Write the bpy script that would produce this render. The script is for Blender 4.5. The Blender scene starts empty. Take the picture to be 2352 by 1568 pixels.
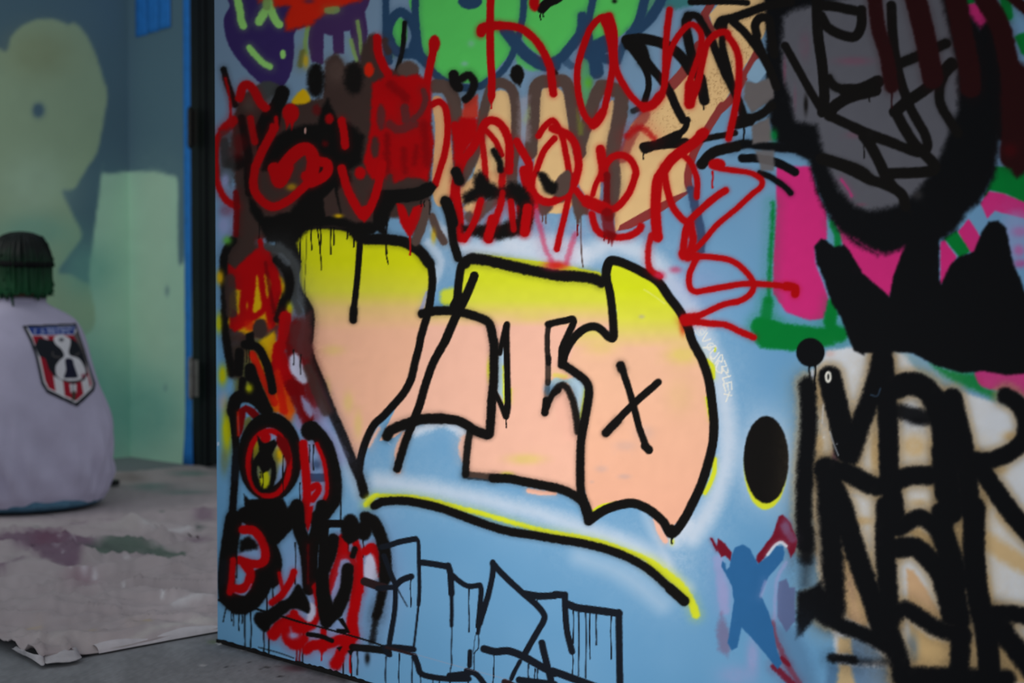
import bpy, bmesh, math, random, re
import numpy as np
from mathutils import Vector, Matrix
from mathutils.bvhtree import BVHTree

# ------------------------------------------------------------------ camera, sky, lamps, exposure
SC = bpy.context.scene
COL = SC.collection
CAM_H, PITCH, FPX = 0.66, math.radians(1.4), 3266.7
cam_data = bpy.data.cameras.new('camera')
cam = bpy.data.objects.new('camera', cam_data); COL.objects.link(cam)
cam.location = (0, 0, CAM_H); cam.rotation_euler = (math.pi/2 - PITCH, 0, 0)
cam_data.sensor_width = 36; cam_data.lens = FPX*36/2352
cam_data.clip_start = 0.05; cam_data.clip_end = 200
cam_data.dof.use_dof = True; cam_data.dof.focus_distance = 2.2; cam_data.dof.aperture_fstop = 4.2
SC.camera = cam

world = bpy.data.worlds.new('overcast_sky'); SC.world = world; world.use_nodes = True
bg = world.node_tree.nodes['Background']
bg.inputs['Color'].default_value = (0.86, 0.93, 1.0, 1); bg.inputs['Strength'].default_value = 0.41

lamp_data = bpy.data.lights.new('work_lamp', 'AREA'); lamp_data.shape = 'DISK'; lamp_data.size = 0.7
lamp_data.energy = 4.9; lamp_data.spread = math.radians(100); lamp_data.color = (1.0, 0.985, 0.96)
lamp = bpy.data.objects.new('work_lamp', lamp_data); COL.objects.link(lamp)
LAMP_AT, LAMP_TO = Vector((-0.80, 1.13, 0.44)), Vector((0.10, 2.16, 0.46))
lamp.location = LAMP_AT; lamp.rotation_euler = (LAMP_TO-LAMP_AT).to_track_quat('-Z', 'Y').to_euler()

room_data = bpy.data.lights.new('room_lamp', 'AREA'); room_data.shape = 'DISK'; room_data.size = 0.6
room_data.energy = 4.2; room_data.color = (1.0, 0.98, 0.95)
room = bpy.data.objects.new('room_lamp', room_data); COL.objects.link(room)
room.location = (-2.5, 4.25, 1.35); room.rotation_euler = (Vector((-1.3, 5.6, .75))-room.location).to_track_quat('-Z', 'Y').to_euler()

SC.view_settings.view_transform = 'Standard'; SC.view_settings.look = 'None'
SC.view_settings.gamma = 1; SC.view_settings.use_curve_mapping = False
SC.view_settings.exposure = 0.0

# ------------------------------------------------------------------ helpers
rng = np.random.default_rng(7); random.seed(7)
ST, CT = math.sin(PITCH), math.cos(PITCH)
def ray(px, py):                       # direction of sight through a photo point
    a, b = (px-1176)/FPX, -(py-784)/FPX
    return Vector((a, b*ST + CT, b*CT - ST))
def ground(px, py):                    # floor point seen there
    d = ray(px, py); t = -CAM_H/d.z
    return Vector((d.x*t, d.y*t, 0))
def project(P):                        # (n,3) world -> photo coordinates
    x, y, z = P[..., 0], P[..., 1], P[..., 2]-CAM_H
    dep = y*CT - z*ST; up = y*ST + z*CT
    return 1176 + FPX*x/dep, 784 - FPX*up/dep, dep

def lin(c):
    c = np.asarray(c, float)/255.0
    return np.where(c <= 0.04045, c/12.92, ((c+0.055)/1.055)**2.4)
def rgba(c): return tuple(lin(c)) + (1.0,)

def tag(o, label=None, cat=None, group=None, kind=None):
    if label: o['label'] = label
    if cat: o['category'] = cat
    if group: o['group'] = group
    if kind: o['kind'] = kind
    return o
def link(name, mesh, mat=None, parent=None, smooth=False):
    o = bpy.data.objects.new(name, mesh); COL.objects.link(o)
    if mat: mesh.materials.append(mat)
    if parent: o.parent = parent
    if smooth: mesh.polygons.foreach_set('use_smooth', np.ones(len(mesh.polygons), bool))
    return o
def empty(name, loc=(0, 0, 0)):
    o = bpy.data.objects.new(name, None); COL.objects.link(o); o.location = loc; o.empty_display_size = .05
    return o
def quad_mesh(name, V, Q, color=None):
    me = bpy.data.meshes.new(name)
    nv, nq = len(V), len(Q)
    me.vertices.add(nv); me.vertices.foreach_set('co', np.asarray(V, np.float32).ravel())
    me.loops.add(nq*4); me.loops.foreach_set('vertex_index', np.asarray(Q, np.int32).ravel())
    me.polygons.add(nq); me.polygons.foreach_set('loop_start', np.arange(0, nq*4, 4, dtype=np.int32))
    if color is not None:
        at = me.attributes.new('Paint', 'FLOAT_COLOR', 'POINT')
        c4 = np.ones((nv, 4), np.float32); c4[:, :3] = color
        at.data.foreach_set('color', c4.ravel())
    me.update(calc_edges=True); me.validate()
    return me
def from_bm(name, bm, mat, parent=None, smooth=False):
    me = bpy.data.meshes.new(name); bm.normal_update(); bm.to_mesh(me); bm.free()
    return link(name, me, mat, parent, smooth)
def box(bm, o, ax, ay, az):            # box from corner o along three vectors
    o, ax, ay, az = map(Vector, (o, ax, ay, az))
    v = [bm.verts.new(o + ax*i + ay*j + az*k) for i in (0, 1) for j in (0, 1) for k in (0, 1)]
    for f in ((0, 1, 3, 2), (4, 6, 7, 5), (0, 4, 5, 1), (2, 3, 7, 6), (0, 2, 6, 4), (1, 5, 7, 3)):
        bm.faces.new([v[i] for i in f])
    bmesh.ops.recalc_face_normals(bm, faces=bm.faces)
def bevel(bm, w, seg=2):
    bmesh.ops.bevel(bm, geom=list(bm.edges), offset=w, segments=seg, affect='EDGES', profile=.5)

def noise2(shape, cell, seed=0):       # smooth value noise in -1..1
    r = np.random.default_rng(seed); h, w = shape
    gh, gw = int(h/cell)+3, int(w/cell)+3
    g = r.uniform(-1, 1, (gh, gw))
    y = np.arange(h)/cell; x = np.arange(w)/cell
    iy, ix = y.astype(int), x.astype(int); fy, fx = y-iy, x-ix
    fy, fx = fy*fy*(3-2*fy), fx*fx*(3-2*fx)
    a = g[iy][:, ix]*(1-fx)+g[iy][:, ix+1]*fx
    b = g[iy+1][:, ix]*(1-fx)+g[iy+1][:, ix+1]*fx
    return a*(1-fy)[:, None]+b*fy[:, None]

# ------------------------------------------------------------------ materials
def new_mat(name):
    m = bpy.data.materials.new(name); m.use_nodes = True
    nt = m.node_tree; return m, nt, nt.nodes['Principled BSDF']
def node(nt, t, **kw):
    n = nt.nodes.new(t)
    for k, v in kw.items(): n.inputs[k.replace('_', ' ')].default_value = v
    return n
def noise_bump(nt, p, scale, strength, dist=.002, detail=3, prev=None):
    tc = node(nt, 'ShaderNodeTexCoord'); n = node(nt, 'ShaderNodeTexNoise', Scale=scale, Detail=detail)
    nt.links.new(tc.outputs['Object'], n.inputs['Vector'])
    b = node(nt, 'ShaderNodeBump', Strength=strength, Distance=dist)
    nt.links.new(n.outputs['Fac'], b.inputs['Height'])
    if prev: nt.links.new(prev.outputs['Normal'], b.inputs['Normal'])
    nt.links.new(b.outputs['Normal'], p.inputs['Normal']); return b
def plain(name, col, rough=.6, spec=.3, metal=0, var=.12, scale=30, bump=0, bscale=200):
    m, nt, p = new_mat(name)
    tc = node(nt, 'ShaderNodeTexCoord'); n = node(nt, 'ShaderNodeTexNoise', Scale=scale, Detail=4)
    nt.links.new(tc.outputs['Object'], n.inputs['Vector'])
    r = node(nt, 'ShaderNodeValToRGB'); c = lin(col)
    r.color_ramp.elements[0].position = .3; r.color_ramp.elements[1].position = .7
    r.color_ramp.elements[0].color = tuple(c*(1-var))+(1,); r.color_ramp.elements[1].color = tuple(np.minimum(c*(1+var), 1))+(1,)
    nt.links.new(n.outputs['Fac'], r.inputs['Fac']); nt.links.new(r.outputs['Color'], p.inputs['Base Color'])
    p.inputs['Roughness'].default_value = rough; p.inputs['Specular IOR Level'].default_value = spec
    p.inputs['Metallic'].default_value = metal
    if bump: noise_bump(nt, p, bscale, bump)
    return m
def painted(name, rough, spec, bumps):
    m, nt, p = new_mat(name)
    a = node(nt, 'ShaderNodeAttribute'); a.attribute_name = 'Paint'
    nt.links.new(a.outputs['Color'], p.inputs['Base Color'])
    p.inputs['Roughness'].default_value = rough; p.inputs['Specular IOR Level'].default_value = spec
    prev = None
    for sc, st, ds in bumps: prev = noise_bump(nt, p, sc, st, ds, prev=prev)
    return m
M_SPRAY = painted('spray_paint', .7, .05, [(60, .12, .002), (420, .12, .0006)])
M_BACK = painted('matte_wall_paint', .8, .15, [(30, .1, .002)])
M_CLOTH = painted('canvas_cloth', .75, .2, [(700, .2, .0008), (45, .25, .004)])
M_FLOOR = painted('concrete', .85, .2, [(160, .35, .002), (14, .2, .004)])
M_PRINT = painted('screen_print', .7, .2, [(500, .1, .0005)])
M_BLACKEDGE = plain('black_sealant', (16, 15, 16), .7, .2, var=.4, scale=60, bump=.5, bscale=90)
M_TAPE = plain('blue_masking_tape', (48, 136, 226), .6, .25, var=.1, scale=25, bump=.3, bscale=150)
M_FRAME = plain('black_door_paint', (23, 26, 29), .55, .3, var=.15, scale=8)
M_HINGE_D = plain('dark_steel', (32, 30, 28), .5, .4, var=.2, scale=40)
M_HINGE_L = plain('worn_steel', (135, 132, 128), .45, .5, metal=.3, var=.2, scale=40)
M_CAP = plain('black_plastic', (20, 20, 22), .5, .4, var=.1)
M_SKIN = plain('skin', (196, 140, 112), .55, .35, var=.06, scale=20)
M_JEANS = plain('washed_denim', (84, 122, 146), .85, .15, var=.25, scale=45, bump=.5, bscale=500)
M_SHIRT = plain('grey_lilac_jersey', (196, 190, 214), .9, .12, var=.05, scale=14, bump=.35, bscale=420)
M_BAND = plain('black_band', (14, 15, 16), .8, .15, var=.2)

# ------------------------------------------------------------------ painter: traced strokes -> colour and owner of every wall point
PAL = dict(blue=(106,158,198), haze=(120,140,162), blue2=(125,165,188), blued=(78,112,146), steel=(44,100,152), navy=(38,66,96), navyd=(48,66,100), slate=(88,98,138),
 white=(214,220,232), white2=(212,217,226), lilac=(150,155,200), lilacw=(190,190,214), lilacm=(140,135,170), mist=(150,175,195),
 lightblue=(172,198,216), lightblue2=(132,165,190), lightblue3=(128,158,200), cream=(236,232,220), teal=(36,110,100),
 black=(17,15,14), black2=(11,12,15), sand=(150,112,74), ink=(22,26,34), browni=(42,28,30), smoke=(64,66,66), smoke2=(92,98,104),
 red=(174,3,8), redd=(112,4,8), redp=(205,40,80), orange=(205,32,8), orange2=(190,44,26), orange3=(226,100,10),
 brown=(84,66,60), brownd=(62,46,42), brownr=(86,42,42), maroon=(138,54,52), olive=(108,108,50), wine=(112,18,38), wine2=(120,54,76), purplem=(122,92,124),
 barred=(40,11,13), barl=(62,8,12),
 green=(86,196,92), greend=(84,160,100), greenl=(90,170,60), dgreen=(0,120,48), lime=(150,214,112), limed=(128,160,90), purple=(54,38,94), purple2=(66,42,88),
 magenta=(208,42,120), pinkd=(120,70,90), pinks=(206,156,146), pink=(243,184,160),
 yellow=(214,220,44), yellowd=(220,208,88), yellowl=(232,232,130), yellowo=(214,170,10), yelg=(190,190,10),
 tan=(226,186,130), tand=(218,170,118), tan2=(206,172,120), tan3=(208,168,130), grey=(90,90,98), greyb=(170,160,170), greyb2=(104,98,98), scratch=(160,150,165),
 e_black=(26,30,38), e_white=(225,222,226), e_red=(170,22,44), e_redd=(140,40,60), e_blue=(44,66,140), e_lilac=(160,168,205), e_grey=(92,86,84), e_navy=(24,26,50), e_olive=(70,66,50),
 c_purple=(110,82,104), c_purpled=(112,62,84), c_green=(66,92,78), c_greend=(26,50,44), c_teal=(88,138,124), c_dark=(84,72,64), c_white=(235,235,238), c_yellow=(200,175,130), c_light=(200,194,190), c_lines=(96,90,92),
 h2=(102,0,0), h3=(178,0,0), h4=(255,0,0),
 f_red=(96,40,50), f_dark=(60,62,64), f_black=(34,32,34), f_spot=(48,46,46), f_white=(215,215,215), f_green=(90,110,70),
 b_blue=(102,134,150), b_green=(182,208,172), b_green2=(198,238,212), b_greenl=(208,240,212), b_greeno=(168,178,134), b_greent=(134,200,184))
GRAD = dict(V=[(600,(212,214,16)),(668,(212,208,60)),(706,(228,192,120)),(760,(240,182,150)),(980,(242,182,152))],
            T=[(640,(216,222,40)),(690,(218,218,66)),(722,(230,200,120)),(752,(243,186,162)),(1200,(243,186,160))],
            O=[(660,(216,224,30)),(730,(222,220,70)),(762,(228,206,110)),(800,(242,188,154)),(1230,(243,178,148))])
TILE = dict(W=(1570,740,7.843), K=(1020,340,5.6), M=(30,720,6.532), G=(0,1050,3.027), N=(0,0,2.45), P=(0,0,1))
for i, ox in enumerate((490,882,1274,1666,1960)):
    for j in range(4): TILE['ABCDE'[i]+str(j)] = (ox, 392*j, 4)

def WIDER(nm, x, own):
    if nm == 'letter_outline': return 1.12
    if nm == 'finger_outline': return 1.25
    if not own or nm in ('x_mark', 'underline_arc', 'underline_shadow', 'marker_tag', 'arm_outline', 'paint_bar', 'bubble_letter'): return 1
    if nm == 'piece_outline': return 1.35
    if nm == 'thin_tag_letter': return 1.1
    if nm == 'black_letter' and x > 1800: return 1.2
    if nm == 'black_tag': return 1.35
    return 1.2 if x < 860 else 1.12
class Chart:
    """A colour chart of one painted surface. Coordinates are those of the tracing."""
    def __init__(s, x0, y0, x1, y1, step, base):
        s.x0, s.y0, s.st = x0, y0, step
        s.w, s.h = int((x1-x0)/step), int((y1-y0)/step)
        s.C = np.empty((s.h, s.w, 3)); s.C[:] = np.array(base)/255.0
        s.I = np.zeros((s.h, s.w), np.int16); s.parts = []; s.speckle = 0
        s.g = noise2((s.h, s.w), 1.6, 1)*.6 + noise2((s.h, s.w), 5, 2)*.5
        s.gs = noise2((s.h, s.w), 1.3, 5)
        s.g2 = noise2((s.h, s.w), 9, 3)
        s.X = x0 + np.arange(s.w)*step; s.Y = y0 + np.arange(s.h)*step
    def box(s, a, b, c, d):
        i0 = max(int((a-s.x0)/s.st), 0); i1 = min(int((c-s.x0)/s.st)+2, s.w)
        j0 = max(int((b-s.y0)/s.st), 0); j1 = min(int((d-s.y0)/s.st)+2, s.h)
        return i0, j0, i1, j1
    def lay(s, w, al, col, own, idx):
        i0, j0, i1, j1 = w
        c = s.C[j0:j1, i0:i1]
        if col in GRAD:
            st = GRAD[col]; ys = s.Y[j0:j1]
            cc = np.stack([np.interp(ys, [q[0] for q in st], [q[1][k]/255 for q in st]) for k in range(3)], -1)[:, None, :]
        else: cc = np.array(PAL[col])/255.0
        m = 1 + .012*s.g2[j0:j1, i0:i1, None]
        c += al[..., None]*(cc*m - c)
        if own: s.I[j0:j1, i0:i1][al > .5] = idx
    def band(s, P, R, pad, sd, w):     # signed distance to a chain of capsules
        i0, j0, i1, j1 = w
        for k in range(len(P)-1):
            (ax, ay), (bx, by) = P[k], P[k+1]; ra, rb = R[k], R[k+1]; r = max(ra, rb)+pad
            u0, v0, u1, v1 = s.box(min(ax, bx)-r, min(ay, by)-r, max(ax, bx)+r, max(ay, by)+r)
            u0, v0, u1, v1 = max(u0, i0), max(v0, j0), min(u1, i1), min(v1, j1)
            if u0 >= u1 or v0 >= v1: continue
            x = s.X[None, u0:u1]-ax; y = s.Y[v0:v1, None]-ay; dx, dy = bx-ax, by-ay
            t = np.clip((x*dx+y*dy)/max(dx*dx+dy*dy, 1e-9), 0, 1)
            d = np.hypot(x-t*dx, y-t*dy) - (ra+(rb-ra)*t)
            v = sd[v0-j0:v1-j0, u0-i0:u1-i0]; np.minimum(v, d, out=v)
    def stroke(s, P, R, soft, a, col, own, idx):
        P = np.asarray(P); R = np.asarray(R); mist = soft*1.3 if soft >= 4 else 0
        pad = soft*.6+mist+2; r = R.max()+pad
        w = s.box(P[:, 0].min()-r, P[:, 1].min()-r, P[:, 0].max()+r, P[:, 1].max()+r)
        i0, j0, i1, j1 = w
        if i0 >= i1 or j0 >= j1: return
        sd = np.full((j1-j0, i1-i0), 1e3); s.band(P, R, pad, sd, w)
        s.put(sd, soft, a, col, own, idx, w, mist)
    def put(s, sd, soft, a, col, own, idx, w, mist):
        i0, j0, i1, j1 = w
        sd = sd + s.g[j0:j1, i0:i1]*min(.22*soft, 4)
        t = np.clip(.5 - sd/max(soft, 1.0), 0, 1); al = a*t*t*(3-2*t)
        if s.speckle: al = al*np.clip((s.gs[j0:j1, i0:i1]-s.speckle)*4, 0, 1)
        if mist:
            al = np.maximum(al, a*.16*np.exp(-(np.maximum(sd, 0)/mist)**2)*(1+.6*s.g[j0:j1, i0:i1]).clip(0, 1.6))
        s.lay(w, al, col, own, idx)
    def fill(s, P, soft, a, col, own, idx):
        P = np.asarray(P); pad = soft*1.2+2
        w = s.box(P[:, 0].min()-pad, P[:, 1].min()-pad, P[:, 0].max()+pad, P[:, 1].max()+pad)
        i0, j0, i1, j1 = w
        if i0 >= i1 or j0 >= j1: return
        Q = np.vstack([P, P[:1]]); X = s.X[i0:i1]; ins = np.zeros((j1-j0, i1-i0), bool)
        ya, yb, xa, xb = Q[:-1, 1], Q[1:, 1], Q[:-1, 0], Q[1:, 0]
        for j in range(j1-j0):
            y = s.Y[j0+j]; k = (ya <= y) != (yb <= y)
            if k.any():
                xs = np.sort(xa[k] + (y-ya[k])*(xb[k]-xa[k])/(yb[k]-ya[k]))
                ins[j] = np.searchsorted(xs, X) % 2 == 1
        sd = np.full(ins.shape, pad); s.band(Q, np.zeros(len(Q)), pad, sd, w)
        sd = np.minimum(sd, pad)
        s.put(np.where(ins, -sd, sd), soft, a, col, own, idx, w, 0)
    def blob(s, x, y, rx, ry, a, col):
        w = s.box(x-rx*1.8, y-ry*1.8, x+rx*1.8, y+ry*1.8); i0, j0, i1, j1 = w
        if i0 >= i1 or j0 >= j1: return
        q = ((s.X[None, i0:i1]-x)/rx)**2 + ((s.Y[j0:j1, None]-y)/ry)**2
        al = a*np.clip(1.25*np.exp(-1.6*q)-.03, 0, 1)*(1+.12*s.g[j0:j1, i0:i1])
        s.lay(w, al.clip(0, 1), col, False, 0)
    def run(s, text):
        idx = 0; own = False
        for ln in text.strip().splitlines():
            if not ln.strip(): continue
            if ln[0] == '@':
                f = [q.strip() for q in ln[1:].split('|')]
                if f[0] == '-': own = False; idx = 0
                else:
                    s.parts.append((f[0], f[1] if len(f) > 1 else None, f[2] if len(f) > 2 else None)); idx = len(s.parts); own = True
                continue
            tk = ln.split(); kind, col, wd, soft, a = tk[0], tk[1], float(tk[2]), float(tk[3]), float(tk[4])
            ox = oy = 0; sc = 1; pts = []; rest = []
            for t in tk[5:]:
                if t in TILE: ox, oy, sc = TILE[t]
                else:
                    q = [float(v) for v in t.split(',')]
                    pts.append((ox+q[0]/sc, oy+q[1]/sc)); rest.append([v/sc for v in q[2:]] + [oy+q[-1]/sc])
            nm = s.parts[idx-1][0] if idx else ''
            if kind == 's' and wd >= 8: wd *= WIDER(nm, pts[0][0], own); soft *= 1.8 if nm == 'black_letter' and pts[0][0] > 1800 else 1
            if kind == 's': C = smooth(pts, False, 5); s.stroke(C, np.full(len(C), wd/2), soft, a, col, own, idx)
            elif kind == 'l': s.stroke(pts, np.full(len(pts), wd/2), soft, a, col, own, idx)
            elif kind == 'f': s.fill(smooth(pts, True, 6), soft, a, col, own, idx)
            elif kind == 'p': s.fill(pts, soft, a, col, own, idx)
            elif kind == 'n': s.speckle = wd; s.fill(pts, soft, a, col, own, idx); s.speckle = 0
            elif kind == 'd':
                for (x, y), r in zip(pts, rest):
                    ye = r[-1]; n = 7; ph = random.uniform(0, 6)
                    C = [(x+.7*math.sin(ph+i*1.1), y+(ye-y)*i/(n-1)) for i in range(n)]
                    s.stroke(C, np.array([.7, .55, .5, .5, .5, .5, .6])*wd, soft, a, col, own, idx)
            elif kind in 'eo':
                x, y = pts[0]; rx, ry = rest[0][0], rest[0][1]; th = np.linspace(0, 2*math.pi, 41)
                C = np.stack([x+rx*np.cos(th), y+ry*np.sin(th)], 1)
                if kind == 'e': s.fill(C[:-1], soft, a, col, own, idx)
                else: s.stroke(C, np.full(41, wd/2), soft, a, col, own, idx)
            elif kind == 'b': s.blob(pts[0][0], pts[0][1], rest[0][0], rest[0][1], a, col)
    def sample(s, px, py):
        u = np.clip((px-s.x0)/s.st, 0, s.w-1.001); v = np.clip((py-s.y0)/s.st, 0, s.h-1.001)
        i, j = u.astype(int), v.astype(int); fu, fv = (u-i)[..., None], (v-j)[..., None]
        C = s.C
        return (C[j, i]*(1-fu)+C[j, i+1]*fu)*(1-fv) + (C[j+1, i]*(1-fu)+C[j+1, i+1]*fu)*fv
    def owner(s, px, py):
        i = np.clip(np.rint((px-s.x0)/s.st), 0, s.w-1).astype(int); j = np.clip(np.rint((py-s.y0)/s.st), 0, s.h-1).astype(int)
        return s.I[j, i]

def smooth(P, closed, n):
    P = [np.array(p, float) for p in P]
    if len(P) < 3: return np.array(P)
    E = [P[-1]]+P+[P[0], P[1]] if closed else [2*P[0]-P[1]]+P+[2*P[-1]-P[-2]]
    out = []
    for k in range(1, len(E)-2):
        p0, p1, p2, p3 = E[k-1:k+3]
        m = max(2, min(n, int(np.hypot(*(p2-p1))/4)+1))
        for t in np.linspace(0, 1, m, endpoint=False):
            out.append(.5*((2*p1)+(p2-p0)*t+(2*p0-5*p1+4*p2-p3)*t*t+(3*p1-p0-3*p2+p3)*t**3))
    if not closed: out.append(P[-1])
    return np.array(out)
def lin01(c): return np.where(c <= 0.04045, c/12.92, ((np.maximum(c, 0)+0.055)/1.055)**2.4)

def painted_surface(obj_name, O, e, us, zs, chart, mat, lim, extra_quads, blk=8, tol=.02):
    """A wall face as a grid; each painted piece becomes a child mesh made of its own patch of the face."""
    U, Z = np.meshgrid(us, zs)
    P = np.stack([O.x+e.x*U, O.y+e.y*U, Z], -1)
    px, py, _ = project(P)
    colr = np.clip(chart.sample(px, py), 0, 1)
    nz, nu = U.shape
    cx = (px[:-1, :-1]+px[1:, 1:])/2; cy = (py[:-1, :-1]+py[1:, 1:])/2
    own = chart.owner(cx, cy)
    inside = (cx > lim[0]) & (cx < lim[2]) & (cy > lim[1]) & (cy < lim[3])
    own[~inside] = 0
    quads = []; owners = []
    for j in range(0, nz-1, blk):
        for i in range(0, nu-1, blk):
            j2, i2 = min(j+blk, nz-1), min(i+blk, nu-1)
            o = own[j:j2, i:i2]; c = colr[j:j2+1, i:i2+1]
            same = (o == o[0, 0]).all()
            if same and (not inside[j:j2, i:i2].any() or (c.max((0, 1))-c.min((0, 1))).max() < tol):
                quads.append(np.array([[j*nu+i, j*nu+i2, j2*nu+i2, j2*nu+i]])); owners.append(np.array([o[0, 0]]))
            else:
                jj, ii = np.meshgrid(np.arange(j, j2), np.arange(i, i2), indexing='ij'); a = (jj*nu+ii).ravel()
                quads.append(np.stack([a, a+1, a+nu+1, a+nu], 1)); owners.append(o.ravel())
    quads = np.vstack(quads); owners = np.concatenate(owners)
    V = P.reshape(-1, 3); Cc = lin01(colr.reshape(-1, 3))
    def sub(k):
        q = quads[owners == k]; u, inv = np.unique(q, return_inverse=True)
        return V[u], inv.reshape(-1, 4), Cc[u]
    v, q, c = sub(0)
    ev, eq, ec = extra_quads
    v = np.vstack([v, ev]); q = np.vstack([q, np.asarray(eq)+len(c)]); c = np.vstack([c, ec])
    root = link(obj_name, quad_mesh(obj_name, v, q, c), mat)
    made = {}
    for k, (nm, lb, par) in enumerate(chart.parts, 1):
        if not (owners == k).any(): continue
        v, q, c = sub(k)
        o = link(nm, quad_mesh(nm, v, q, c), mat, made.get(par, root))
        made[o.name] = o; made.setdefault(nm, o)
        if lb: o['label'] = lb
    return root
def coarse_box(O, e, n, u0, u1, z0, z1, th, holes, base, top=None):
    """Plain remainder of a wall: face quads around the detailed grid, ends, top and back."""
    def w(u, z, d=0): return [O.x+e.x*u+n.x*d, O.y+e.y*u+n.y*d, z]
    V, Q = [], []
    def quad(*p): Q.append([len(V)+i for i in range(4)]); V.extend(p)
    hu0, hu1, hz0, hz1 = holes
    for a, b, c, d in ((u0, hu0, z0, z1), (hu1, u1, z0, z1), (hu0, hu1, hz1, z1), (hu0, hu1, z0, hz0)):
        if b-a > 1e-5 and d-c > 1e-5: quad(w(a, c), w(b, c), w(b, d), w(a, d))
    quad(w(u1, z0, -th), w(u0, z0, -th), w(u0, z1, -th), w(u1, z1, -th))
    quad(w(u0, z0, -th), w(u0, z0), w(u0, z1), w(u0, z1, -th)); quad(w(u1, z0), w(u1, z0, -th), w(u1, z1, -th), w(u1, z1))
    quad(w(u0, z1), w(u1, z1), w(u1, z1, -th), w(u0, z1, -th)); quad(w(u0, z0, -th), w(u1, z0, -th), w(u1, z0), w(u0, z0))
    Cq = np.tile(lin(base), (len(V), 1)); V = np.array(V)
    if top is not None: Cq[V[:, 2] >= hz1-1e-6] = lin(top)
    return V, np.array(Q), Cq

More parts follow.
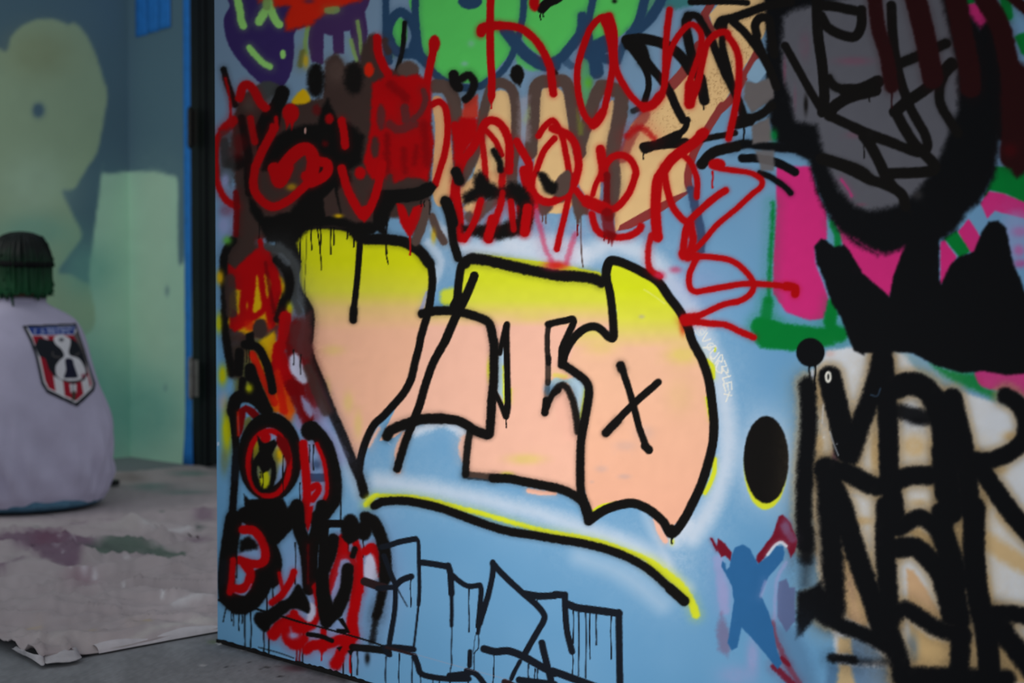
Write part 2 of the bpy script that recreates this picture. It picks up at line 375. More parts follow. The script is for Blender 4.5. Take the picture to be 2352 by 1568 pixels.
PAINT = r'''
@ purple_piece | purple sprayed shape with pointed lower end at the top far edge of the wall
f purple 0 5 1 A0 185,-80 150,60 97,185 130,390 250,580 430,765 540,805 640,790 715,660 742,470 752,290 900,200 900,-80
@ purple_piece | purple sprayed shape with three dripping legs, next to the bright green piece
p purple2 0 6 1 A0 750,270 870,240 875,430 905,570 1010,590 1015,310 1095,330 1105,500 1200,490 1200,290 1255,280 1280,430 1340,590 1405,470 1418,290 1395,110 1460,-60 900,-80 800,0
@ piece_highlight | lime green highlight strokes on the purple shapes | purple_piece
s lime 15 6 1 A0 210,-60 240,80 250,130 255,190 275,240
s lime 17 8 1 A0 510,-40 505,50 460,130 420,200
s lime 16 6 1 A0 515,40 540,120 575,190 605,225
s lime 13 7 1 A0 330,440 390,510 460,580 520,610
e lime 0 5 1 A0 640,500,26,44
s limed 8 5 .9 A0 1325,200 1345,330 1360,490
s limed 8 6 .9 A0 1265,370 1290,470 1330,590
s limed 9 6 .9 A0 870,250 845,380 850,480
@ orange_piece | orange red sprayed streak crossing the purple shapes
p orange 0 16 1 A0 370,-80 420,20 540,-10 560,60 700,60 660,180 670,280 780,260 900,230 1000,140 1180,60 1420,-20 1460,-80
b purple2 0 0 .6 A0 880,10,60,30
s limed 15 8 .85 A0 1050,95 1130,90
s limed 17 8 .9 A0 500,-60 490,60
@ green_piece | bright green sprayed bubble shape with navy outlines at the top of the wall
f green 0 4 1 B0 300,-60 305,230 370,500 470,680 620,745 850,765 960,705 1090,580 1190,440 1215,300 1260,-60
f green 0 5 1 B0 1270,-60 1262,320 1370,470 1568,560 C0 60,545 190,390 300,180 380,-60
f green 0 6 1 C0 360,-60 320,180 335,420 420,400 520,380 640,300 780,150 840,-60
f greend 0 14 .9 C0 270,430 320,540 350,700 330,900 300,1010 240,960 215,800 230,600
b greenl 0 0 .9 C0 310,760,50,70
p teal 0 14 .7 C0 1010,-60 1000,60 1100,90 1260,50 1260,-60
f greend 0 8 .8 C0 870,-60 830,60 790,170 860,190 940,60 960,-60
e green 0 6 1 B0 135,300,80,140
b greenl 0 0 .9 B0 45,510,50,35
b mist 0 0 .5 B0 740,585,40,28
b mist 0 0 .35 B0 800,400,40,40
f green 0 12 .85 B0 1240,420 1300,480 1420,600 1440,640 1320,640 1210,560
@ piece_outline | navy outline strokes around the bright green bubble shape | green_piece
s navy 13 6 1 B0 290,-60 290,180 330,480 450,660 560,745 720,805 880,790 960,740
s navy 12 6 1 B0 1290,-60 1270,180 1215,400 1150,560 1050,690 960,760
s navy 16 6 1 B0 40,560 30,350 60,200 150,110 240,180 290,310 265,450
s navy 18 7 1 B0 40,350 90,450 180,490 300,500 390,570
s navy 12 5 1 B0 15,-60 20,340
s navy 22 6 1 B0 1120,285 1220,410 1330,520 1450,590 1568,600
s navy 18 7 1 C0 -40,590 60,530 150,430 230,320 255,200 255,150
s navy 13 6 1 C0 365,-60 315,190 320,430
s navy 30 7 1 C0 320,470 400,440 480,400
s navy 24 8 1 C0 330,430 370,560 385,660
s navy 18 8 1 C0 380,520 500,545
s navy 17 6 1 C0 840,-60 780,180 720,300
s navy 18 6 1 C0 1010,-60 900,140 780,260 700,320
s navy 14 8 .9 C0 690,320 620,440 580,560
s navy 14 8 .7 C0 100,560 150,600
e navy 0 5 1 B0 790,10,110,75
@ -
s white 50 50 .8 P 1080,575 1180,575 1290,595 1370,575 1410,560 1500,600 1590,720 1655,880 1670,1030 1640,1150 1590,1230
s white 40 40 .75 P 1170,555 1290,560 1340,590
s white 46 50 .75 P 870,1105 1000,1125 1120,1150 1240,1180 1340,1215 1440,1250 1520,1300
s white 40 40 .5 P 775,1010 830,1130
s white 30 40 .5 P 1480,1290 1580,1350
s white 40 60 .4 P 1330,1280 1430,1320 1520,1390
s white 36 36 .8 P 1550,1240 1575,1200
s white 26 20 .8 P 955,990 1020,970 1075,1000
s white 24 20 .6 P 985,560 1010,600 995,650
s white 26 26 .7 P 1000,520 1060,560
b white 0 0 .9 D2 375,1085,290,480
s white 20 30 .4 P 1480,1180 1560,1340
b lilac 0 0 .55 P 760,1470,110,90
b lilac 0 0 .45 P 700,1330,100,140
b lilac 0 0 .35 P 1600,660,90,70
b lilac 0 0 .45 P 530,520,40,80
b lilac 0 0 .35 P 880,1330,60,150
b lilac 0 0 .4 P 740,990,50,90
@ bubble_letter | first bubble letter, V shaped, yellow above and peach below, black outline
f V 0 3 1 A1 710,590 760,560 900,525 1000,520 1200,520 1320,560 1400,630 1568,630 B1 100,655 250,715 385,850 430,1000 410,1150 390,1300 340,1500 B2 310,40 265,200 220,330 150,470 20,610 A2 1500,780 1420,930 1370,1060 1330,1210 1270,1120 1180,900 1060,560 950,330 890,150 885,0 A1 900,1300 850,1180 800,1080 790,950 780,800 730,680
b yellowd 0 0 .35 A2 1240,560,60,120
b yellowd 0 0 .35 A2 1330,760,50,160
b yellowd 0 0 .3 A2 1100,80,120,60
b yellowd 0 0 .3 A2 1050,440,40,120
s lilac 9 6 .8 B1 395,1120 345,1270
s pink 9 9 .9 A2 1520,800 1430,960
@ bubble_letter | middle bubble letter, T shaped, with yellow bar on top and peach stem
p T 0 3 1 P 1055,650 1062,615 1085,600 1120,602 1250,630 1405,655 1402,760 1330,790 1298,850 1350,890 1345,960 1330,1050 1335,1155 1270,1120 1180,1107 1072,1095 1080,990 1130,1000 1040,965 960,960 905,1005 872,1012 912,930 936,880 950,830 962,760 985,722 1058,716
s pink 14 8 1 B2 190,850 130,1000 130,1190
s pink 20 12 .9 B2 740,890 720,980 745,1080
s pink 12 6 1 B2 1330,1370 1450,1390 1568,1390
f yellow 0 14 .9 B1 520,1200 530,1110 620,1080 660,1100 640,1230 570,1240
s yellow 16 5 1 B1 850,800 1000,810 1250,840 1568,880 C1 100,900 250,930 400,960
b yellow 0 0 .7 B2 960,260,22,120
b yellowd 0 0 .45 B2 1300,1080,200,60
b yellow 0 0 .6 B2 1130,1220,70,30
b yellowd 0 0 .3 B1 1350,1340,180,60
s yellow 5 4 .9 B2 1165,440 1160,560
f lightblue 0 5 1 B2 1045,140 1070,130 1100,60 1108,300 1110,560 1070,500 1040,430
s yellow 5 5 .9 B2 1098,230 1104,560
f lightblue 0 6 1 C2 -70,500 -60,400 -20,350 20,330 90,350 200,330 270,400 290,450 260,600 235,740 200,560 140,410 80,380 30,430
b blue 0 0 .6 C2 -20,440,50,60
b white 0 0 .5 C2 230,600,30,120
s yellow 7 5 .7 C2 285,430 240,700
s yellow 10 10 .5 C2 0,310 100,320
f pink 0 6 1 C2 60,480 110,500 150,620 190,760 200,900 100,900 20,700 0,540
b blue 0 0 .7 C2 -70,440,40,60
@ bubble_letter | last bubble letter, round O with a pointed chin and a black X on it
p O 0 3 1 C1 495,870 560,850 700,890 910,1000 1050,1150 1150,1300 1220,1460 1240,1568 C2 1330,200 1420,450 1450,700 1440,900 1400,1100 1340,1300 1280,1450 1220,1540 C3 1200,20 1075,140 960,20 C2 860,1500 720,1460 500,1490 350,1575 290,1420 240,1200 240,1000 280,750 330,480 300,360 130,210 180,30 C1 150,1568 260,1460 370,1420 500,1500 560,1560 570,1300 520,1100 510,950
b yellowd 0 0 .55 C2 1180,120,190,110
b yellowd 0 0 .3 C2 420,60,180,80
b greyb 0 0 .3 C2 640,1240,70,30
b greyb 0 0 .25 C2 430,1170,70,40
b greyb 0 0 .22 C2 820,840,110,80
b greyb 0 0 .2 C2 650,960,130,60
b greyb 0 0 .2 C2 340,1290,30,20
b orange 0 0 .6 C1 1180,1440,40,90
b tan 0 0 .4 C2 1150,500,150,200
b greyb 0 0 .45 C1 800,1340,35,24
s yellowl 3 3 .7 C1 820,1090 900,1140 1010,1220
s yellow 7 3 1 C2 350,1560 430,1510 560,1480
s pink 15 6 1 C3 930,60 970,180 1015,260
b yellow 0 0 .8 C3 1080,270,24,40
s yellow 11 5 1 C2 1400,180 1450,230 1455,330
s yellow 6 4 1 C2 1395,520 1415,640 1430,720
s yellow 11 4 1 C2 1470,1080 1465,1200 1420,1320 1380,1390
@ letter_outline | thick black sprayed outline of the V shaped bubble letter | bubble_letter
s black 20 7 1 A1 640,520 660,620 730,720 760,850 745,1000 790,1130 870,1260 890,1380 870,1568 A2 860,40 900,170 980,360 1070,600 1180,850 1270,1080 1350,1260 1385,1400
s black 26 7 1 A1 600,560 700,540 850,490 1050,480 1250,510 1340,570
s black 23 6 1 A1 1290,530 1340,610 1450,630 1568,630 B1 60,635 200,660 330,740 415,850
s black 16 3 1 B1 200,660 330,740 420,860 445,1000 430,1150 405,1300 340,1520 B2 320,60 290,170 250,340 190,460 100,570 -10,690 A2 1480,760 1410,890 1360,1050 1340,1180
s black 13 3 1 A1 1345,680 1330,900 1305,1150 1290,1270
s black 17 4 1 A1 1290,1270 1285,1370
s black 30 6 1 A1 1350,520 1440,520
s black 18 3 1 B1 830,965 810,1020 740,1180 650,1360 560,1568
s black 17 3 1 B2 560,0 450,200 380,400 320,600 240,800
s black 17 5 1 B2 240,800 170,1000 120,1170
@ letter_outline | thick black sprayed outline of the T shaped bubble letter | bubble_letter.001
s black 19 5 1 B1 350,1315 450,1290 600,1285 750,1310 890,1355 970,1410 1005,1568 B2 1010,0 1010,300 990,550 975,800 950,855 850,825
s black 20 4 1 B2 950,855 850,825 700,735 520,705
s black 22 6 1 B2 520,710 350,715 180,765 60,820 30,870
s black 17 3 1 B1 670,1270 675,1150 690,1000 710,880 760,820 830,810
s black 23 7 1 B1 740,850 780,815 830,808 1000,835 1300,905 1568,955 C1 60,965 200,970 350,990 430,1025
s black 17 3 1 B1 640,1240 690,1150
s black 14 3 1 C1 -60,1410 0,1395 100,1375 165,1360 170,1400 125,1500 80,1600 C2 65,80 60,220
s black 11 3 .9 B1 1568,1390 1510,1440 1500,1600 B2 1510,200
s black 12 3 .75 B2 1510,150 1505,380
s black 12 5 .45 B2 1505,370 1490,540
s black 15 3 1 B2 1490,540 1478,655
s black 13 5 1 B2 1478,655 1540,500 1600,450
s black 15 8 .95 C2 0,460 40,415 90,405 140,470 180,600 205,740 215,830
s black 15 4 .95 B2 790,830 770,950 755,1100 750,1220
s black 17 7 .75 B2 750,1225 830,1235 1000,1250
s black 19 5 1 B2 1000,1255 1150,1260 1300,1290 1568,1340 C2 0,1340 120,1380 230,1450 280,1500
s black 13 2 1 B1 1130,1410 1125,1500 1127,1568 B2 1128,100 1135,400 1137,600 1120,690
s black 10 2 1 B1 1118,1420 1090,1540 B2 1065,110
s black 11 2 1 B2 1010,450 1070,570 1115,690
d black 3 1 1 B2 1122,690,790
@ letter_outline | thick black sprayed outline of the round O bubble letter | bubble_letter.002
s black 19 3 1 C1 475,1010 475,920 500,840 540,825 650,855 850,955 960,1030 1050,1160 1150,1290 1225,1440 C2 1265,0 1350,160 1415,350 1445,560 1462,750 1450,950 1400,1150 1340,1330 1260,1500 C3 1180,80 1075,200 1000,90 900,0 C2 820,1520 710,1485 560,1510 440,1560 C3 310,80
s black 17 3 1 C1 475,1000 500,1080 525,1250 540,1450 540,1530 500,1530 400,1440 300,1440 200,1510 120,1620 C2 85,140 75,200
s black 18 4 1 C2 75,210 180,280 290,370 315,480 280,700 245,900 235,1150 240,1350 260,1450 C3 310,80
p black 0 4 1 C2 200,1400 300,1440 350,1560 460,1530 C3 330,100 270,60
d black 4 1 1 C3 1075,240,285
p black 0 3 1 C3 1010,140 1075,110 1150,140 1075,250
@ x_mark | black sprayed X on the round bubble letter | bubble_letter.002
s black 16 3 1 C2 620,250 700,500 780,800 840,960
s black 21 6 1 C2 605,220 620,260
s black 20 3 1 C2 830,960 865,995
s black 17 3 1 C2 950,375 740,560 560,740
s black 20 4 1 C2 580,725 470,840
@ underline_shadow | bright yellow edge along the black arc under the bubble letters
s yellow 12 8 1 A2 1400,1500 1480,1420 B2 0,1420 250,1430 450,1465 700,1530 900,1580 B3 1150,85 1400,155 C3 0,190 350,255 620,340 900,460 1120,640
s yellow 20 10 1 C3 880,470 1120,640 1230,780 1300,940
b yellow 0 0 .9 A2 1440,1470,60,60
@ underline_arc | long black sprayed arc underlining the bubble letters
s black 20 5 1 A2 1480,1510 1530,1480 B2 0,1470 200,1465 500,1525 B3 800,65 1100,165 1400,215 C3 0,245 300,295 600,385 850,515 1050,690 1190,810
s black 24 3 1 C3 1060,700 1190,815
@ paint_dot | black sprayed oval with a yellow rim beside the round bubble letter
e yellow 0 6 1 D2 370,1150,198,395
e black 0 4 1 D2 375,1085,207,402
@ marker_tag | small white marker writing running down the wall beside the round bubble letter
s cream 2.6 1.5 .6 W 205,150 245,215 300,235 370,200 420,110 380,90
s cream 2.4 1.5 .6 W 250,110 260,170 320,210 300,160 330,110 370,180
s cream 2.8 1 1 W 425,185 345,340 490,300
s cream 2.6 1 1 W 540,395 500,375 440,400 425,460 470,500 500,450 480,420
s cream 2.6 1 1 W 350,455 490,450 570,420 590,470
s yellow 5 2 .9 W 570,470 565,520
s cream 2.8 1 1 W 545,490 480,570 490,660 520,710
s cream 2.8 1 1 W 640,545 540,660 480,600
s cream 2.8 1 1 W 575,740 680,580 705,640 690,710 630,690
s cream 2.8 1 1 W 625,720 580,840 640,900 690,880 690,800
l cream 2.8 1 1 W 735,690 775,790 690,795 720,860 680,920
l cream 2.6 1 1 W 720,860 810,970
s cream 2.6 1 1 W 790,820 800,910 740,880
l cream 2.8 1 1 W 850,965 700,1010 735,1080
l cream 2.8 1 1 W 865,1070 715,1110 760,1250
l cream 2.8 1 1 W 865,1080 870,1210
l cream 2.8 1 1 W 790,1100 810,1215
l cream 2.8 1 1 W 735,1290 870,1320
l cream 2.8 1 1 W 830,1250 765,1425
@ painted_arm | sand coloured sprayed arm with a speckled surface slanting across the top
p tan 0 4 1 C0 1600,-60 1420,130 1460,280 1240,520 1050,760 830,1010 700,1150 620,1400 560,1568 C1 540,250 555,560 590,540 900,370 1215,220 1205,0 C0 1260,1400 1400,1200 1568,930 D0 50,830 150,650 270,470 350,330 440,90 400,-60
n sand .35 6 .6 C0 1400,700 1500,560 1640,520 1640,900 1400,1000 1250,940
n sand .5 6 .5 C0 830,1080 1000,960 1200,1000 1300,1100 1150,1250 850,1200
n sand .4 6 .55 D0 -20,560 40,200 160,160 300,380 160,620 20,800
n sand .4 6 .6 D0 120,160 250,120 380,60 380,160 250,200
@ painted_hand | sand coloured sprayed hand with four upright fingers over the bubble letters
f tand 0 5 1 B0 440,930 490,880 550,940 590,1150 640,1568 B1 600,250 500,330 440,150 B0 470,1200
f tan 0 5 1 B0 930,1020 970,880 1060,830 1150,870 1190,1050 1170,1300 1130,1568 B1 1120,200 800,200 B0 830,1568 900,1250
f tan 0 5 1 B0 1400,1050 1420,880 1480,800 1568,800 C0 40,815 100,900 130,1150 190,1400 200,1568 C1 200,200 100,380 B1 1400,350 1330,100 B0 1380,1500
f tan 0 5 1 C0 330,1180 430,1050 490,950 545,935 545,1150 500,1400 430,1568 C1 400,300 230,150 C0 240,1500
b mist 0 0 .6 B1 780,20,40,60
f tand 0 10 1 B1 700,150 820,60 1000,0 1060,60 1050,120 900,250 720,300
e tan 0 10 1 B1 830,340,100,65
@ finger_outline | dark brown outlines between the painted fingers | painted_hand
e black 0 6 1 C0 -10,685,44,46
s brown 26 7 1 B0 470,790 560,800 630,890 660,1060 690,1300 700,1500
s brown 19 6 1 B0 880,1280 900,1100 950,900 1000,790 1080,760 1170,820 1210,980 1210,1300 1180,1568 B1 1180,150
s brown 24 6 1 B0 1350,1400 1370,1100 1385,850 1430,760 1568,745 C0 90,750 140,850 170,1050 200,1250 230,1400
s brown 24 7 1 C0 230,1330 310,1100 370,900 430,790
s brown 28 8 1 C0 440,800 560,830 610,880 600,1050 560,1250 530,1450 C1 540,100 520,260
s brown 20 8 1 C1 540,150 500,420
f brown 0 7 1 C1 160,170 230,220 300,300 310,400 250,410 220,500 180,400 155,280
s brown 20 8 1 B0 870,1260 820,1450 B1 700,100 740,-20
s brown 16 8 .9 B1 1150,-20 1170,200
s brown 20 10 .9 B1 1020,270 920,350 830,440 780,420
f brown 0 8 1 K 1200,700 1400,740 1330,840 1240,860
d brown 3 1 1 K 1265,860,945 1310,840,970 1712,880,1125
s brown 3 1 1 K 1762,880 1760,1150 1772,1400 1788,1530
f brown 0 8 1 C1 0,150 40,60 120,20 190,40 190,220 100,280 0,290
p limed 0 14 .7 B0 1280,1100 1330,960 1340,1080 1300,1140
p greyb 0 18 .5 B0 1240,900 1330,880 1340,1300 1230,1300
p olive 0 14 .9 C0 200,1000 260,1150 250,1240 220,1250
@ arm_outline | dark red outline strokes along the painted arm | painted_arm
s maroon 18 3 1 C0 1480,-40 1400,100 1380,150 1440,290
s maroon 24 3 .95 C0 1330,420 1200,640 1080,780
s maroon 26 10 .75 C0 830,1050 700,1260 620,1450
s maroon 18 2 1 D0 290,490 190,680 60,900 -60,1020 C0 1540,970 1400,1190 1290,1380 1230,1568 C1 1225,100 1235,150
p maroon 0 2 1 C1 1240,130 1230,180 1080,240 900,330 600,500 580,555 700,530 900,430 1100,300 1240,200
s navyd 22 8 .9 C1 1255,180 1310,420 1350,600 1340,720
@ orange_patch | orange and red sprayed patches between the painted fingers
p orange2 0 10 .9 B0 740,920 860,870 870,1080 700,1130
p red 0 12 1 B0 700,1080 860,1090 860,1250 740,1400 640,1480 640,1200
@ pink_block | bright magenta pink sprayed blocks beside and behind the black ring
p magenta 0 8 1 D1 470,-40 790,-40 850,200 930,370 935,620 820,700 830,850 950,1180 950,1260 900,1360 780,1375 560,1300 440,1130 440,800 470,400
p magenta 0 6 1 E0 950,-60 1120,30 1220,140 1300,320 1340,420 1260,470 1170,280 1050,150
p magenta 0 6 1 E1 -200,400 0,560 200,700 520,640 330,1170 90,960 -40,820
p magenta 0 4 1 E1 800,650 840,640 950,790 880,930 800,1060
p magenta 0 4 1 E1 960,560 1060,440 1170,610 1110,760 1060,740
p magenta 0 4 1 E1 1170,300 1230,185 1380,210 1640,310 1640,460 1420,400 1300,370 1230,440
b magenta 0 0 .7 E1 1530,560,90,60
b magenta 0 0 1 E1 1520,730,60,60
b magenta 0 0 .6 E1 1530,850,80,50
s lilac 60 40 .6 E1 1500,500 1480,700
@ green_border | dark green sprayed border around the pink block
s dgreen 10 14 .9 D1 440,300 425,600 410,900 395,1200
s dgreen 24 14 .9 D1 390,1200 370,1400
s dgreen 38 12 1 D1 320,1430 420,1450
s dgreen 34 14 1 D1 330,1440 600,1480 850,1510 1050,1500
s dgreen 14 10 .9 D1 980,480 1030,600 1030,720
s dgreen 26 12 1 D1 990,1220 960,1400 1010,1480
p dgreen 0 12 1 D1 270,1400 280,1568 D2 330,60 640,90 1000,30 1000,-40 D1 700,1500
p dgreen 0 5 1 E1 1200,250 1300,-40 1640,-40 1640,320 1380,205 1250,180
p dgreen 0 6 1 E0 980,-40 1120,-40 1110,30 1000,40
s dgreen 22 8 1 E0 1390,-40 1420,140
p dgreen 0 6 1 E0 1480,330 1640,270 1640,560 1540,490
p dgreen 0 4 1 E1 830,620 950,550 1075,740 980,800
p teal 0 12 .6 E0 1290,300 1350,440 1300,450
@ ring_outline | wide black sprayed ring around the grey fill
p black2 0 20 1 D0 390,-60 400,300 420,800 400,1130 470,1330 600,1360 770,1480 D1 785,0 842,205 920,380 1045,550 1240,700 1400,770 E1 0,620 150,720 300,770 500,700 650,720 840,620 950,540 1050,380 1150,300 1240,170 1300,60 E0 1330,1400 1370,1000 1350,600 1200,300 1080,150 1000,-60
s black2 20 8 1 D0 60,1350 200,1322 400,1345 650,1370 800,1420
s black2 44 18 1 E0 1250,300 1380,700 1380,1200
s black2 26 14 1 D0 410,-40 430,300 425,600 435,950
s black2 18 3 1 D0 155,1455 300,1455 480,1495 640,1580
s black2 13 4 1 D1 320,20 400,50 480,100 560,160 600,205
b greyb2 0 0 .3 E1 590,220,60,60
@ ring_fill | grey sprayed fill inside the big black ring near the top
p grey 0 20 1 D0 530,160 620,90 1200,-40 E0 800,-60 890,300 960,600 960,1000 880,1220 780,1480 E1 680,60 560,210 400,320 150,370 0,320 D1 1180,310 1050,180 960,0 D0 900,1400 840,1150 640,1110 600,900 530,700 520,400
b pinkd 0 0 .5 D0 1180,560,200,50
b pinkd 0 0 .3 D0 730,420,60,150
b pinkd 0 0 .6 D0 545,640,20,140
b pinkd 0 0 .4 D0 1180,1240,90,40
b pinkd 0 0 .35 D0 640,900,20,140
s magenta 6 6 .7 D1 1065,80 1130,170 1160,230
b pinkd 0 0 .5 D1 1250,310,60,20
p greyb2 0 8 1 D0 180,740 280,760 440,700 450,900 240,1040 170,900
p greyb2 0 8 1 D0 245,1150 400,1080 440,1300 250,1320
p greyb2 0 8 .9 D0 270,1380 450,1380 450,1568 330,1568
f lightblue2 0 4 1 D0 300,540 380,640 350,700 290,760 220,730 200,690
b dgreen 0 0 .8 D0 450,1240,40,70
@ wall_panel | white sprayed ground with sand coloured edges under the black letters
p white2 0 14 1 D2 830,260 930,90 1150,50 1568,100 E2 500,110 610,300 960,450 1300,560 1568,660 1760,720 E3 1800,1800 -200,1700 D3 1050,1568 1000,1200 900,760 820,400 800,0 D2 800,1200 860,800
p blue2 0 20 1 E2 440,90 600,140 800,260 980,440 820,420 620,310
p dgreen 0 20 .9 E2 700,200 900,260 1150,300 1200,400 1350,480 1300,530 1060,430 850,330
f magenta 0 8 .9 E2 1135,270 1400,250 1640,300 1640,540 1520,480 1330,445 1220,430 1150,380
b tan2 0 0 .8 E2 560,960,180,150
b tan2 0 0 .8 E2 200,1000,60,300
b tan2 0 0 .7 D2 850,500,60,200
b tan2 0 0 .8 D2 860,950,70,150
b tan2 0 0 .8 D2 1400,1050,60,200
b tan2 0 0 .8 E2 1450,870,100,60
b tan2 0 0 .7 E2 1350,1180,90,60
b tan2 0 0 .7 E2 1210,1400,60,160
b tan2 0 0 .6 E2 600,1480,120,40
s tan2 40 30 .9 E3 1150,220 1350,350 1640,520
s tan2 26 20 .8 E3 1200,600 1230,850
s tan2 20 20 .6 E3 1350,30 1500,180
b tan2 0 0 .8 D3 1270,80,110,50
p tan3 0 12 1 D3 1070,330 1130,400 1230,700 1330,1000 1280,1060 1130,980 1060,800
b pinks 0 0 .5 D3 1160,640,50,150
p tan2 0 12 1 E3 490,180 600,140 750,250 790,400 880,600 820,560 680,330
p tan2 0 10 1 E3 890,150 1040,20 1030,200 1050,540 960,330
p tan3 0 12 1 E3 490,520 560,540 700,750 830,980 640,970 500,820
p tan2 0 14 1 E3 520,1020 700,1150 930,1220 900,1480 520,1480
b blued 0 0 .7 E3 540,1250,70,180
p tan2 0 10 .9 E3 1060,1180 1140,1180 1170,1500 1050,1500
p tan2 0 10 1 E3 1290,1100 1450,1300 1640,1500 1640,1600 1360,1500
p blued 0 16 .8 E3 -100,1150 100,1150 300,1360 -60,1400
p blued 0 20 .8 D3 950,1400 1568,1420 1568,1700 900,1700
p tan2 0 14 .9 D3 1040,1150 1150,1160 1170,1310 1030,1300
p tan2 0 14 .9 D3 1050,1400 1150,1400 1200,1600 1020,1600
s tan2 56 26 .6 D2 750,400 765,600 765,800 740,1100 720,1568 D3 740,300
s tan2 71 26 .6 D2 960,330 1010,550 1070,800 1110,1000
s tan2 64 26 .6 D2 1430,190 1360,450 1250,740 1150,1040
s tan2 64 26 .6 E2 265,110 295,400 320,800 330,1200 380,1568
s tan2 61 26 .6 D2 900,1170 1100,1200 1400,1330 E2 500,1240 700,1230
s tan2 71 26 .6 E2 370,430 500,390 620,410 730,510 800,680 850,1000 870,1300 900,1568
s tan2 64 26 .6 E2 910,520 950,700 1000,900 1040,1150 1080,1568
s tan2 56 26 .6 E2 1400,500 1510,570 1580,720 1560,900 1420,1030 1250,1090 1120,1090
s tan2 61 26 .6 E2 1150,1130 1280,1330 1450,1568 E3 1640,230
s tan2 68 26 .6 E2 820,1000 850,1400
s tan2 64 26 .6 E3 300,-60 290,300 310,600 330,1000
s tan2 68 26 .6 D2 930,1160 950,1568 D3 970,200 1000,700 1000,900
s tan2 66 26 .6 D2 980,1300 1090,1568 D3 1160,250 1260,550 1350,800 1430,1050
s tan2 64 26 .6 D3 800,840 950,960
s tan2 56 26 .6 E3 420,150 600,50 740,130 820,280 880,500 960,760 1000,1000
s tan2 64 26 .6 E3 400,330 560,320 700,430 800,580 850,740 900,950
s tan2 56 26 .6 E3 370,950 480,890 620,970 800,1080 1000,1120
s tan2 64 26 .6 E3 440,1510 700,1510 1000,1520 1400,1530
s tan2 61 26 .6 E3 300,1000 400,1280 480,1568
s tan2 56 26 .6 E3 1300,940 1420,930 1640,960
s tan2 68 26 .6 E3 1290,960 1420,1160 1640,1440
s tan2 64 26 .6 E3 990,1130 980,1300 970,1480
s tan2 68 26 .6 E3 1110,-40 1110,400 1150,800 1220,1100 1260,1568
s tan2 61 26 .6 E3 800,0 850,250
b pinkd 0 0 .7 D2 1010,1060,40,80
b pinks 0 0 .4 D2 960,110,60,40
@ black_tag | thin black letters sprayed inside the grey ring
s black 18 3 1 D0 840,0 850,300 890,600 910,900 890,1030
s black 14 3 1 D0 550,420 650,600 760,800 890,1020
d black 3 1 1 D0 880,1030,1070 1325,870,935 1275,1320,1450
s black 17 3 1 D0 880,150 950,260 1100,330 1200,330 1250,230 1250,90
s black 17 3 1 D0 860,50 1000,60 1200,100
s black 16 4 1 D0 950,720 1000,790 1100,830
s black 22 3 1 D0 1100,830 1250,820 1400,750
s black 20 3 1 D0 1380,830 1150,890 1000,980 960,1060
s black 17 3 1 D0 950,1060 1100,1130 1300,1220 1568,1320
s black 17 3 1 E0 0,1170 150,1240 400,1330 600,1400 680,1350 660,1240 600,1130 520,980 440,760 390,550 360,300 350,50
s black 18 4 1 E0 410,590 580,520 850,400
s black 20 3 1 E0 380,1030 500,930 700,790 900,580
s black 19 3 1 E0 390,1030 470,1180 560,1320 640,1400 740,1560 E1 300,30
s black 18 3 1 E1 -300,-110 -100,-40 20,15 150,80 300,130 440,210 480,330
s black 17 3 1 E1 270,-20 330,100 430,210
s black 19 3 1 D0 1270,1250 1330,1330 1420,1500 1490,1660
s black 17 4 1 D0 900,1450 1100,1510 1250,1570 D1 1350,90
s black 17 4 1 E0 790,800 800,950 880,1100 960,1220
s black 14 4 1 E0 790,820 850,680 930,600
b black 0 0 .9 D0 740,960,25,110
@ paint_bar | dark maroon vertical bars sprayed over the grey ring
s barred 34 8 1 E0 190,-60 230,250 300,500 350,790
d barred 4 2 1 E0 352,850,985
s barred 50 8 1 E0 560,-60 650,300 700,560 730,720
s barred 50 10 1 E0 930,-60 1000,300 1060,600 1080,800
s barred 48 10 1 E0 1180,-60 1350,250 1430,600 1470,900 1440,1450
s barred 26 8 1 E0 1440,-40 1640,130
p barred 0 16 1 E0 1370,500 1700,650 1700,1500 E1 1500,70 1400,-60 E0 1350,900
b barl 0 0 .8 E0 1440,1380,90,80
@ black_crown | big matte black crown shape sprayed over the pink block
p black2 0 7 1 D1 820,690 880,625 930,640 1000,700 1090,680 1140,730 1260,940 1400,1060 1500,1150 E1 330,1160 370,950 440,770 520,600 800,500 790,640 790,1000 810,1040 890,860 970,790 1110,740 1180,560 1240,470 1330,458 1400,520 1440,700 1470,860 1540,1000 1640,1300 E2 1640,290 1400,310 1200,270 1000,290 750,220 550,110 300,90 100,110 D2 1280,130 1180,80 1130,-30 D1 1060,1340 980,1220 900,980 840,850
@ paint_ball | black sprayed ball with two short drips above the black letters
e black2 0 3 1 D2 782,100,132,132
d black2 4 1 1 D2 772,220,340 825,220,440
e white2 0 3 1 D2 800,300,12,55
@ black_letter | large black glossy letters sprayed on the white ground, upper row
s black2 34 9 1 D2 750,400 765,600 765,800 740,1100 720,1568 D3 740,300
s black2 30 14 .9 D3 745,200 745,420
s black2 22 20 .5 D3 750,420 730,650
s black2 46 6 1 D2 960,330 1010,550 1070,800 1110,1000
s black2 40 8 1 D2 1430,190 1360,450 1250,740 1150,1040
s black2 40 6 1 E2 265,110 295,400 320,800 330,1200 380,1568
s black2 38 7 1 D2 900,1170 1100,1200 1400,1330 E2 500,1240 700,1230
s black2 46 6 1 E2 370,430 500,390 620,410 730,510 800,680 850,1000 870,1300 900,1568
s black2 30 10 .95 E2 420,640 560,680 700,700
b black2 0 0 .7 E2 600,730,110,50
s black2 40 6 1 E2 910,520 950,700 1000,900 1040,1150 1080,1568
